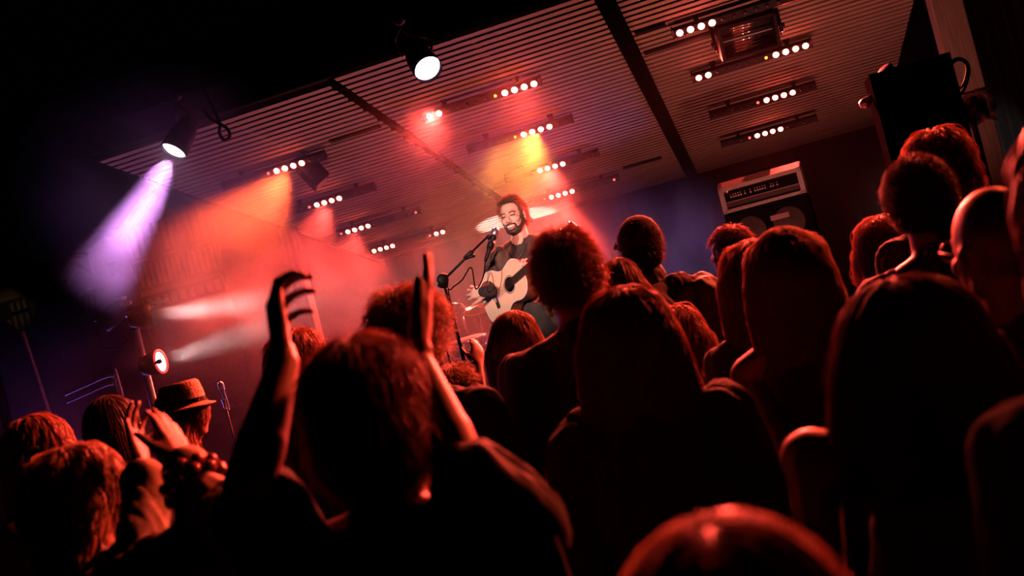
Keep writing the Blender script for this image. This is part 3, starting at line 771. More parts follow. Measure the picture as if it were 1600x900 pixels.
b.lathe([(0.022, -.025), (0.024, 0), (0.020, .03)], q, dd, 14); b.cyl(q, en, 0.012, 8); b.build('microphone_clip', M['black'], rt, True)
ce = mictip + dd * .235
pts = [ce, ce + np.array([-.035, -.01, -.09]), ce + np.array([-.10, -.01, -.15])]
for t in (0.55, 0.35, 0.15): pts.append(st + (en - st) * t + np.array([0.02, -.005, -.055 - .03 * math.sin(t * 5)]))
pts += [np.array([bx + .015, 5.94, clutch[2] - .12]), np.array([bx + .014, 5.935, DECK + .7]), np.array([bx + .02, 5.93, DECK + .12])]
b = MB(); b.tube(spline(pts, 70), 0.0045, 7); tag(b.build('microphone_cable', M['panel'], smooth=True, origin=ce), 'thin black cable hanging along the boom microphone stand', 'cable')
def straight_stand(label, head, with_mic):
    x, y, z = [float(q) for q in head]
    r_ = thing('microphone_stand', (x, y, DECK), label, 'microphone stand')
    b = MB(); b.cyl((x, y, DECK + .02), (x, y, z - (.2 if with_mic else 0)), 0.009, 10); b.build('pole', M['black'], r_, True)
    b = MB(); b.lathe([(0.13, 0), (0.13, .012), (0.03, .03), (.014, .05)], (x, y, DECK), (0, 0, 1), 24); b.build('base', M['black'], r_, True)
    if with_mic:
        b = MB(); b.lathe([(0.013, 0), (0.017, .02), (0.017, .05), (0.022, .08)], (x, y, z - .22), (0, 0, 1), 12); b.build('microphone_clip', M['chrome'], r_, True)
        rm_ = thing('microphone', head, 'round headed microphone on the straight stand at stage left, before the red smoke', 'microphone')
        b = MB(); g = mic_shape(b, head, (0.06, 0.05, -1)); g.build('grille', M['steel'], rm_, True); b.build('handle', M['alu'], rm_, True)
straight_stand('straight microphone stand left of the clapping man, before the red smoke', W(343, 596, 6.9), True)
straight_stand('thin bare black stand between the raised hand and the boom stand', W(684, 488, 6.3), False)

# ================================================================== DRUMS BEHIND THE BOOM STAND
def cymbal(label, c, r, tilt, hz):
    c = np.asarray(c, float); root = thing('cymbal_stand', (c[0], c[1], DECK), label, 'cymbal', 'cymbal stands behind the boom stand')
    ax = np.array([math.sin(tilt), -0.30, math.cos(tilt)])
    b = MB(); b.lathe([(0.006, .030), (0.03, .026), (0.045, .012), (r * .6, .006), (r, -.004), (r, -.007), (r * .6, .002), (0.045, .007), (0.028, .02), (0.006, .026)], c, ax, 40, False); b.build('cymbal', M['brass'], root, True)
    b = MB(); b.cyl((c[0], c[1], DECK + .1), c + np.array([0, 0, .05]), 0.011, 10)
    for q in (0.35, 0.7): b.lathe([(0.016, 0), (0.022, .01), (0.022, .03), (0.016, .04)], (c[0], c[1], DECK + q * (c[2] - DECK)), (0, 0, 1), 10); b.cyl((c[0] - .04, c[1] - .01, DECK + q * (c[2] - DECK) + .02), (c[0] + .04, c[1] - .01, DECK + q * (c[2] - DECK) + .02), .008, 8)
    b.lathe([(0.012, .04), (0.016, .05), (0.016, .07), (0.006, .08)], c, (0, 0, 1), 10); b.build('pole', M['chrome'], root, True)
    for a in (0.5, 2.6, 4.7):
        b = MB(); b.cyl((c[0], c[1], DECK + .3), (c[0] + .3 * math.cos(a), c[1] + .3 * math.sin(a), DECK + .01), .008, 8); b.build('leg', M['chrome'], root)
cymbal('thin bronze cymbal on a chrome stand left of the guitar', W(745, 483, 9.6), 0.17, 0.12, 0)
cymbal('small cymbal seen edge on beside the boom stand pole', W(719, 479, 9.75), 0.08, 0.75, 0)
def drum(name, label, c, ax, r, h, legs):
    c = np.asarray(c, float); ax = np.asarray(ax, float) / np.linalg.norm(ax)
    root = thing(name, (c[0], c[1], DECK), label, 'drum', 'drums behind the boom stand')
    b = MB(); b.lathe([(r, 0), (r, h)], c, ax, 36); b.build('shell', M['drumshell'], root, True)
    for q in (0, h): 
        b = MB(); b.lathe([(r + .002, -.012), (r + .010, -.012), (r + .010, .012), (r + .002, .012)], c + ax * q, ax, 36, False); b.build('hoop', M['chrome'], root, True)
    b = MB(); b.lathe([(r - .001, h - .002), (r - .001, h + .004), (.004, h + .005)], c, ax, 36); b.build('drum_head', M['drumhead'], root, True)
    R = frame(ax); b = MB()
    for k in range(8):
        a = k * math.pi / 4; d = R[:, 0] * math.cos(a) + R[:, 1] * math.sin(a)
        b.cyl(c + d * (r + .012) + ax * .01, c + d * (r + .012) + ax * (h - .01), .006, 8)
    b.build('tension_rods', M['chrome'], root, True)
    b = MB()
    for a in legs:
        b.cyl(c + np.array([r * .95 * math.cos(a), r * .95 * math.sin(a), h * .2]), (c[0] + (r + .08) * math.cos(a), c[1] + (r + .08) * math.sin(a), DECK + .01), .009, 8)
    b.build('stand', M['chrome'], root, True)
dc = W(728, 530, 9.2)
drum('snare_drum', 'shallow drum with bright rim bolts behind the boom stand pole', (dc[0] + .03, 9.2, dc[2] - .14), (0, -.12, 1), 0.18, 0.14, (0.5, 2.6, 4.7))
dc = W(668, 552, 9.0)
drum('floor_tom', 'wide drum with a pale head left of the boom stand pole', (dc[0], 9.0, dc[2] - .40), (0, -.18, 1), 0.22, 0.40, (0.5, 2.6, 4.7))
dc = W(700, 590, 9.6)
drum('bass_drum', 'large drum lying on its side low behind the boom stand', (dc[0], 9.75, DECK + .32), (0, -1, 0), 0.29, 0.42, (-0.5, 3.6))
# housings for the added washes and uplight, out of sight on the deck
def added_deck_lamp(label, c, d, r=0.07):
    c = np.asarray(c, float); d = np.asarray(d, float); d /= np.linalg.norm(d)
    root = thing('added_lamp_can', (c[0], c[1], DECK), label, 'stage light', 'added lamp cans standing on the deck')
    b = MB(); b.lathe([(0.03, -.09), (r * .8, -.08), (r, -.02), (r * 1.03, .02), (r * .95, .02), (r * .9, -.02), (0.01, -.03)], c - d * .035, d, 20, False); b.build('can', M['black'], root, True)
    b = MB(); b.box((c[0], c[1], DECK + .01), (.2, .16, .02), None, .004)
    for sg in (-1, 1): b.box((c[0] + sg * (r + .018), c[1], DECK + .07), (.01, .04, .13))
    b.build('bracket', M['black'], root)
added_deck_lamp('added black lamp can on the deck throwing the white patch behind the singer', UP, (-0.05, 0.42, 2.1))
for i, (x, y, p_) in enumerate(WASH):
    added_deck_lamp('%s added lamp can from the left in the %s row on the deck, pointing up' % (('first', 'second', 'third', 'last')[i % 4], ('front', 'rear')[i // 4]), (x, y, DECK + 0.12), (0, 0.55, 2.9))
# ================================================================== PEOPLE
def hair_mat(name, col, glow):
    m = mat(name, col, 0.45, spec=0.5)
    nt = m.node_tree; b = nt.nodes['Principled BSDF']; out = nt.nodes['Material Output']
    t = nt.nodes.new('ShaderNodeBsdfTranslucent'); t.inputs[0].default_value = (*glow, 1)
    mx = nt.nodes.new('ShaderNodeMixShader'); mx.inputs[0].default_value = 0.5
    nt.links.new(b.outputs[0], mx.inputs[1]); nt.links.new(t.outputs[0], mx.inputs[2]); nt.links.new(mx.outputs[0], out.inputs[0])
    return m
HAIR = dict(
    hair_black=hair_mat('black_hair_strand', (0.10, 0.06, 0.05), (0.30, 0.18, 0.13)),
    hair_brown=hair_mat('brown_hair_strand', (0.30, 0.17, 0.11), (0.58, 0.32, 0.21)),
    hair_chestnut=hair_mat('chestnut_hair_strand', (0.42, 0.23, 0.14), (0.68, 0.38, 0.23)),
    hair_blond=hair_mat('blond_hair_strand', (0.6, 0.42, 0.26), (0.80, 0.56, 0.36)),
)
M.update(
    hair_black=mat('black_hair', (0.05, 0.03, 0.025), 0.7, spec=0.1),
    hair_brown=mat('brown_hair', (0.16, 0.09, 0.06), 0.7, spec=0.1),
    hair_chestnut=mat('chestnut_hair', (0.26, 0.14, 0.085), 0.7, spec=0.1),
    hair_blond=mat('blond_hair', (0.42, 0.28, 0.17), 0.7, spec=0.1),
    beard=mat('dark_beard', (0.05, 0.028, 0.02), 0.6),
    tee_black=mat('black_cotton', (0.022, 0.020, 0.020), 0.9, noise_scale=14, bump=0.15, sheen=0.0),
    tee_dark=mat('charcoal_cotton', (0.055, 0.05, 0.05), 0.9, noise_scale=14, bump=0.15, sheen=0.0),
    tee_grey=mat('grey_cotton', (0.14, 0.12, 0.12), 0.9, noise_scale=14, bump=0.15, sheen=0.0),
    tee_singer=mat('washed_black_cotton', (0.045, 0.040, 0.036), 0.9, noise_scale=18, bump=0.2),
    jacket=mat('dark_brown_suede', (0.085, 0.055, 0.04), 0.85, noise_scale=16, bump=0.2),
    jacket_black=mat('black_nylon', (0.020, 0.018, 0.018), 0.6, noise_scale=16, bump=0.2),
    coat=mat('dark_fleece', (0.10, 0.075, 0.065), 0.95, noise_scale=60, bump=0.8, sheen=0.1),
    knit=mat('light_knit', (0.50, 0.42, 0.36), 0.9, noise_scale=40, bump=0.3),
    scarfcloth=mat('pale_scarf_cloth', (0.55, 0.42, 0.30), 0.9, noise_scale=14, bump=0.3),
    jeans=mat('dark_denim', (0.010, 0.011, 0.016), 0.9, noise_scale=40, bump=0.1),
    shoe=mat('black_leather', (0.02, 0.018, 0.016), 0.4),
    straw=mat('woven_hat', (0.40, 0.26, 0.15), 0.85, noise_scale=90, noise_amt=0.4, bump=0.6),
    cap=mat('black_cap_cloth', (0.010, 0.010, 0.011), 0.9, noise_scale=60),
    teeth=mat('teeth', (0.85, 0.82, 0.76), 0.3), lips=mat('lips', (0.55, 0.22, 0.19), 0.45),
    eye=mat('eye', (0.06, 0.04, 0.035), 0.2),
    bead=mat('polished_bead', (0.35, 0.10, 0.06), 0.12, spec=0.9),
    red_print=mat('red_shirt_print', (0.65, 0.06, 0.04), 0.8), pale_print=mat('faded_shirt_print', (0.32, 0.25, 0.23), 0.8),
    strap=mat('guitar_strap', (0.11, 0.085, 0.06), 0.7, noise_scale=30, bump=0.2),
)
# striped knit: dark and light rings along the sleeve
def stripes(name, c1, c2, axis, freq):
    m = bpy.data.materials.new(name); m.use_nodes = True; nt = m.node_tree; b = nt.nodes['Principled BSDF']
    b.inputs['Roughness'].default_value = 0.9
    tc = nt.nodes.new('ShaderNodeTexCoord'); d = nt.nodes.new('ShaderNodeVectorMath'); d.operation = 'DOT_PRODUCT'
    d.inputs[1].default_value = tuple(float(q) for q in axis)
    nt.links.new(tc.outputs['Object'], d.inputs[0])
    mu = nt.nodes.new('ShaderNodeMath'); mu.operation = 'MULTIPLY'; mu.inputs[1].default_value = freq; nt.links.new(d.outputs['Value'], mu.inputs[0])
    fr = nt.nodes.new('ShaderNodeMath'); fr.operation = 'FRACT'; nt.links.new(mu.outputs[0], fr.inputs[0])
    r = nt.nodes.new('ShaderNodeValToRGB'); r.color_ramp.interpolation = 'CONSTANT'
    r.color_ramp.elements[0].color = (*c1, 1); r.color_ramp.elements[1].color = (*c2, 1); r.color_ramp.elements[1].position = 0.55
    nt.links.new(fr.outputs[0], r.inputs[0]); nt.links.new(r.outputs[0], b.inputs['Base Color'])
    return m

# ---- primitives: ellipsoids and tapered capsules, fused into one skin by voxels
def E(c, r, R=None): return ('E', np.asarray(c, float), np.asarray(r, float), np.eye(3) if R is None else R)
def K(a, b, ra, rb): return ('K', np.asarray(a, float), np.asarray(b, float), float(ra), float(rb))
def prim_mesh(prims, grow=0.0):
    V = []; Fc = []; n0 = 0
    for p in prims:
        b = MB()
        if p[0] == 'E':
            t = np.linspace(0.02, math.pi - 0.02, 15)
            b.lathe([(math.sin(q), -math.cos(q)) for q in t], n=22, R=np.eye(3))
            v = np.concatenate(b.v) * (p[2] + grow) @ p[3].T + p[1]
        else:
            a, c, ra, rb = p[1], p[2], p[3] + grow, p[4] + grow
            L = max(np.linalg.norm(c - a), 1e-4)
            prof = [(ra * math.sin(q), -ra * math.cos(q)) for q in np.linspace(0.05, math.pi / 2, 7)]
            prof += [(ra + (rb - ra) * k / 4, L * k / 4) for k in (1, 2, 3)]
            prof += [(rb * math.sin(q), L - rb * math.cos(q)) for q in np.linspace(math.pi / 2, math.pi - 0.05, 7)]
            d = c - a if np.linalg.norm(c - a) > 1e-6 else np.array([0, 0, 1.0])
            b.lathe(prof, a, d, 18); v = np.concatenate(b.v)
        V.append(v); Fc += [tuple(i + n0 for i in f) for f in b.f]; n0 += len(v)
    return np.concatenate(V), Fc
def fuse(prims, voxel, smooth=4, grow=0.0):
    V, Fc = prim_mesh(prims, grow)
    me = bpy.data.meshes.new('fuse'); me.from_pydata(V.tolist(), [], Fc)
    o = bpy.data.objects.new('fuse', me); COL.objects.link(o)
    r = o.modifiers.new('r', 'REMESH'); r.mode = 'VOXEL'; r.voxel_size = voxel
    s = o.modifiers.new('s', 'SMOOTH'); s.factor = 0.5; s.iterations = smooth
    dg = bpy.context.evaluated_depsgraph_get(); ev = o.evaluated_get(dg); m2 = ev.to_mesh()
    n = len(m2.vertices); co = np.empty(n * 3, np.float32); m2.vertices.foreach_get('co', co)
    nr = np.empty(n * 3, np.float32); m2.vertices.foreach_get('normal', nr)
    lt = np.empty(len(m2.polygons), np.int32); m2.polygons.foreach_get('loop_total', lt)
    vi = np.empty(len(m2.loops), np.int32); m2.loops.foreach_get('vertex_index', vi)
    ev.to_mesh_clear(); bpy.data.objects.remove(o); bpy.data.meshes.remove(me)
    if (lt == 4).all(): Fq = vi.reshape(-1, 4)
    else:
        Fq = []; k = 0
        for q in lt: Fq.append(tuple(vi[k:k + q])); k += q
    return co.reshape(-1, 3).astype(float), Fq, nr.reshape(-1, 3).astype(float)
def wrinkle(V, N, amt, scale, seed=0.0, drag=(1, 1, 0.45)):
    if amt <= 0: return V
    q = V * scale * np.array(drag) + seed
    h = np.zeros(len(V))
    for k, (a, f) in enumerate(((1.0, 1.0), (0.55, 2.1), (0.3, 4.3))):
        ph = q * f
        h += a * np.sin(ph[:, 0] * 1.7 + 2.1 * np.sin(ph[:, 1] * 1.1 + k) + ph[:, 2] * .9) * np.cos(ph[:, 1] * 1.3 + 1.7 * np.sin(ph[:, 2] * 1.2 + 2 * k) - ph[:, 0] * .6)
    return V + N * (h * amt)[:, None]
def sdf(P, prims):
    best = np.full(len(P), 9.0)
    for p in prims:
        if p[0] == 'E':
            q = (P - p[1]) @ p[3]
            k0 = np.linalg.norm(q / p[2], axis=1); k1 = np.linalg.norm(q / (p[2] ** 2), axis=1) + 1e-9
            d = k0 * (k0 - 1) / k1
        else:
            a, b, ra, rb = p[1:]
            ab = b - a; t = np.clip(((P - a) @ ab) / max(ab @ ab, 1e-9), 0, 1)
            d = np.linalg.norm(P - a - t[:, None] * ab, axis=1) - (ra + (rb - ra) * t)
        h = np.clip(0.5 + 0.5 * (best - d) / 0.02, 0, 1)
        best = best * (1 - h) + d * h - 0.02 * h * (1 - h)
    return best
def grad(P, prims):
    e = 0.003; g = np.stack([sdf(P + e * np.eye(3)[i], prims) - sdf(P - e * np.eye(3)[i], prims) for i in range(3)], 1)
    return g / (np.linalg.norm(g, axis=1)[:, None] + 1e-9)
def strands_mesh(paths, r0):
    """paths (N, M, 3) -> three sided tapered hairs"""
    N_, M_, _ = paths.shape
    t = np.gradient(paths, axis=1); t /= np.linalg.norm(t, axis=2)[..., None] + 1e-9
    ref = rng.normal(size=(N_, 1, 3)); x = np.cross(t, ref); x /= np.linalg.norm(x, axis=2)[..., None] + 1e-9
    y = np.cross(t, x)
    w = (np.linspace(1, 0.25, M_)[None, :, None]) * (r0 * rng.uniform(0.7, 1.3, (N_, 1, 1)))
    V = np.stack([paths + w * (math.cos(a) * x + math.sin(a) * y) for a in (0, 2.094, 4.189)], 2).reshape(-1, 3)
    i = np.arange(N_)[:, None, None] * M_ * 3; j = np.arange(M_ - 1)[None, :, None] * 3; k = np.arange(3)[None, None, :]; k2 = (k + 1) % 3
    b = i + j
    return V, np.stack([b + k, b + k2, b + 3 + k2, b + 3 + k], -1).reshape(-1, 4)
def hair(kind, H, Rh, s, m_key, parent, n, r0, fall=0.3, width=1.0, curl=0.0, seed=0, messy=1.0, down=None, lift=0.0, vox=0.007, name='hair', drop=None, bald=False, brow=0.060, front=0.25, length_=None):
    """H head centre, Rh head frame (x right, y face, z up)"""
    m = M[m_key]
    L = lambda x, y, z: H + Rh @ (np.array([x, y, z]) * s)
    cap = [E(L(0, -0.012, 0.020), np.array([0.083 * width, 0.100, 0.108]) * s, Rh), E(L(0, -0.035, -0.02), np.array([0.076 * width, 0.080, 0.095]) * s, Rh)]
    skull = list(cap)
    base = [E(p[1], p[2] - 0.006, p[3]) for p in cap]
    g = np.array([0, 0, -1.0])
    back = -Rh[:, 1]; back = back * np.array([1, 1, 0]); back /= np.linalg.norm(back)
    rt = np.cross(g, back); 
    vol = list(cap)
    if kind == 'long':
        c0 = L(0, -0.035, -0.03)
        dv = g if down is None else np.asarray(down, float)
        for q in (-1, -0.4, 0.4, 1):
            a = c0 + rt * q * 0.058 * s * width + back * (0.02 - 0.018 * abs(q)) * s
            b_ = a + dv * fall * (1 - 0.10 * abs(q)) + rt * q * 0.028 * s * width + back * 0.02
            ra = 0.060 * s * (1 - .12 * abs(q)); rb = 0.040 * s * (0.7 if abs(q) > .5 else .8) * width
            vol.append(K(a, b_, ra, rb))
        base = [(E(p[1], p[2] - .008, p[3]) if p[0] == 'E' else K(p[1], p[2], p[3] - .012, max(.012, p[4] - .014))) for p in vol]
    elif kind == 'curly':
        vol += [E(L(0, -0.02, 0.035), np.array([0.105, 0.112, 0.108]) * s * width, Rh), E(L(0, -0.055, -0.05), np.array([0.105, 0.075, 0.10]) * s * width, Rh)]
        if fall > 0: vol += [K(L(q, -.06, -.05), L(q * 1.3, -.075, -.05) + g * fall, .07 * s, .05 * s) for q in (-.05, .05)]
        base = [(E(p[1], p[2] - .014, p[3]) if p[0] == 'E' else K(p[1], p[2], p[3] - .015, p[4] - .015)) for p in vol]
    V, Fc, Nn = fuse(base, vox, 3)
    # keep the face free of the base mass
    q = (V - H) @ Rh / s
    keep = ~((q[:, 1] > 0.040) & (q[:, 2] < brow))
    V = np.where(keep[:, None], V, V - Rh[:, 1] * (0.05 * s))
    parts_v = [V]; parts_f = [Fc if isinstance(Fc, np.ndarray) else np.array([f for f in Fc if len(f) == 4])]
    # roots
    ra = np.random.default_rng(seed + 11)
    d = ra.normal(size=(n * 3, 3)); d /= np.linalg.norm(d, axis=1)[:, None]
    P = H + (d * np.array([0.083 * width, 0.100, 0.108]) * s + np.array([0, -0.012, 0.02]) * s) @ Rh.T
    q = (P - H) @ Rh / s
    ok = ~((q[:, 1] > 0.035) & (q[:, 2] < brow)) & (q[:, 2] > (-0.075 if kind != 'short' else -0.06) - 0.2 * np.clip(-q[:, 1], 0, .05)) & ~((np.abs(q[:, 0]) > .06) & (q[:, 1] > 0.01) & (q[:, 2] < .02))
    if bald: ok &= q[:, 2] < 0.03
    P = P[ok][:n]; nn = len(P)
    Mn = 9 if kind != 'short' else 5
    if kind == 'short':
        length = (0.028 + 0.022 * ra.random(nn)) * s * messy
    else:
        length = ((fall + 0.14 * s) if length_ is None else length_) * (0.75 + 0.3 * ra.random(nn))
    path = np.zeros((nn, Mn, 3)); path[:, 0] = P
    step = length / (Mn - 1)
    off = ra.random(nn) ** 2 * (0.014 if kind == 'long' else 0.02) * s * messy
    cur = P.copy(); rad_dir = None
    crown = L(0, -0.02, 0.13)
    for k in range(1, Mn):
        nrm = grad(cur, vol)
        away = cur - crown; away[:, 2] = 0; away /= np.linalg.norm(away, axis=1)[:, None] + 1e-6
        if kind == 'short':
            comb = away * 0.5 + g * 0.25 + Rh[:, 1] * front + ra.normal(size=(nn, 3)) * 0.30
            t = comb - nrm * (comb * nrm).sum(1)[:, None] * 0.9 + nrm * (0.28 + lift) * (1.2 - .2 * k)
            t /= np.linalg.norm(t, axis=1)[:, None] + 1e-6
            cur = cur + t * step[:, None]
            dd = sdf(cur, vol); cur = cur - nrm * np.clip(dd, None, 0)[:, None]
        else:
            comb = g[None] * 1.0 + away * np.clip(nrm[:, 2], 0, 1)[:, None] * 1.4 + ra.normal(size=(nn, 3)) * 0.10 * messy
            if down is not None: comb = comb + np.asarray(down, float) * .6
            t = comb - nrm * (comb * nrm).sum(1)[:, None]
            t /= np.linalg.norm(t, axis=1)[:, None] + 1e-6
            cur = cur + t * step[:, None]
            dd = sdf(cur, vol); cur = cur - nrm * (dd - off * k / (Mn - 1) * (1 + .0 * k) - 0.002)[:, None]
        path[:, k] = cur
    if curl > 0:
        fine = 4; Mf = (Mn - 1) * fine + 1 if kind != 'short' else Mn * 2
        tt = np.linspace(0, Mn - 1, Mf); i0 = np.clip(tt.astype(int), 0, Mn - 2); w = (tt - i0)[None, :, None]
        path = path[:, i0] * (1 - w) + path[:, i0 + 1] * w
        ph = ra.random(nn)[:, None] * 6.28; fr = (26 + 8 * ra.random(nn))[:, None]
        sl = np.linspace(0, 1, Mf)[None, :] * length[:, None]
        nr = grad(path.reshape(-1, 3), vol).reshape(path.shape)
        sd = np.cross(nr, g); sd /= np.linalg.norm(sd, axis=2)[..., None] + 1e-6
        am = curl * np.clip(sl / 0.05, 0, 1)
        path = path + nr * (am * (1 + np.sin(sl * fr * 2 + ph)))[..., None] + sd * (am * np.cos(sl * fr * 2 + ph))[..., None]
    sv, sf = strands_mesh(path, r0)
    V = np.concatenate([parts_v[0], sv]); Fc = np.concatenate([parts_f[0], sf + len(parts_v[0])])
    o = link_mesh(name, V, Fc, [m, HAIR[m_key]], parent)
    mi = np.zeros(len(Fc), np.int32); mi[len(parts_f[0]):] = 1
    o.data.polygons.foreach_set('material_index', mi); o.data.update()
    return o
# ---- hands
def hand_prims(wrist, d, n, right, curl=(0.25, 0.3, 0.35, 0.4), spread=0.12, s=1.0, thumb=0.5, thumb_in=0.3):
    wrist = np.asarray(wrist, float); d = np.asarray(d, float); d /= np.linalg.norm(d)
    n = np.asarray(n, float); n = n - d * (n @ d); n /= np.linalg.norm(n)
    w = np.cross(d, n) * (1 if right else -1)
    P = []; off = (0.030, 0.010, -0.010, -0.028); kl = (0.090, 0.094, 0.089, 0.080)
    ln = ((0.043, 0.026, 0.021), (0.048, 0.030, 0.022), (0.044, 0.027, 0.021), (0.034, 0.020, 0.019))
    for i in range(4):
        kn = wrist + (d * kl[i] + w * off[i]) * s
        P.append(K(wrist + (d * 0.015 + w * off[i] * 0.55) * s, kn, 0.0145 * s, 0.0115 * s))
        if i < 3: P.append(K(wrist + (d * 0.05 + w * (off[i] + off[i + 1]) * .42) * s, wrist + (d * (kl[i] - .012) + w * (off[i] + off[i + 1]) / 2) * s, 0.012 * s, 0.011 * s))
        dirv = d + w * spread * (1.2, 0.3, -0.5, -1.3)[i]; dirv /= np.linalg.norm(dirv)
        a = curl[i] * 0.55; p = kn; r = (0.0100, 0.0102, 0.0097, 0.0086)[i] * s
        for j in range(3):
            dd = dirv * math.cos(a) + n * math.sin(a); q = p + dd * ln[i][j] * s
            P.append(K(p, q, r, r * 0.9)); p = q; r *= 0.9; a += curl[i] * (1.0, 0.8, 0)[j]
    a0 = wrist + (d * 0.022 + w * 0.022 + n * .004) * s
    dv = w * (0.75 - .5 * thumb_in) + d * (0.55 + 0.3 * thumb_in) + n * (0.45 * thumb); dv /= np.linalg.norm(dv)
    b0 = a0 + dv * 0.046 * s; P.append(K(a0, b0, 0.0165 * s, 0.0125 * s))
    P.append(K(wrist + (d * .06 + w * .02) * s, b0, .012 * s, .010 * s))
    dv2 = dv * 0.75 + d * 0.5; dv2 /= np.linalg.norm(dv2); c0 = b0 + dv2 * 0.034 * s; P.append(K(b0, c0, 0.0115 * s, 0.0105 * s))
    dv3 = dv2 + n * .25 * thumb; dv3 /= np.linalg.norm(dv3); P.append(K(c0, c0 + dv3 * 0.024 * s, 0.0105 * s, 0.0085 * s))
    return P
def head_prims(H, R, s, fem=False, smile=False, ears=True):
    L = lambda x, y, z: H + R @ (np.array([x, y, z]) * s)
    r = lambda *q: np.array(q) * s
    jw = 0.9 if fem else 1.0
    P = [E(L(0, -0.012, 0.022), r(0.074, 0.092, 0.098), R), E(L(0, 0.022, -0.035), r(0.060 * jw, 0.066, 0.082), R),
         E(L(0, 0.058, -0.088), r(0.028 * jw, 0.026, 0.020), R), E(L(0, 0.068, 0.028), r(0.048, 0.020, 0.016), R),
         K(L(-.048 * jw, -.005, -.055), L(-.018, .060, -.092), .020 * s, .016 * s), K(L(.048 * jw, -.005, -.055), L(.018, .060, -.092), .020 * s, .016 * s)]
    for q in (-1, 1):
        P += [E(L(q * 0.040, 0.060, -0.022), r(0.021, 0.018, 0.020), R), E(L(q * 0.031, 0.070, 0.008), r(0.014, 0.012, 0.010), R),
              E(L(q * 0.011, 0.092, -0.028), r(0.008, 0.010, 0.007), R)]
        if ears:
            P += [E(L(q * 0.079, -0.012, -0.008), r(0.007, 0.019, 0.030), R @ rotz(-q * .35)), E(L(q * 0.076, -0.008, -0.026), r(0.008, 0.012, 0.014), R)]
    P += [K(L(0, 0.080, 0.016), L(0, 0.101, -0.024), 0.0075 * s, 0.0105 * s), E(L(0, 0.080, -0.055), r(0.024 if not smile else .03, 0.012, 0.007), R), E(L(0, 0.078, -0.067), r(0.021, 0.012, 0.008), R)]
    return P
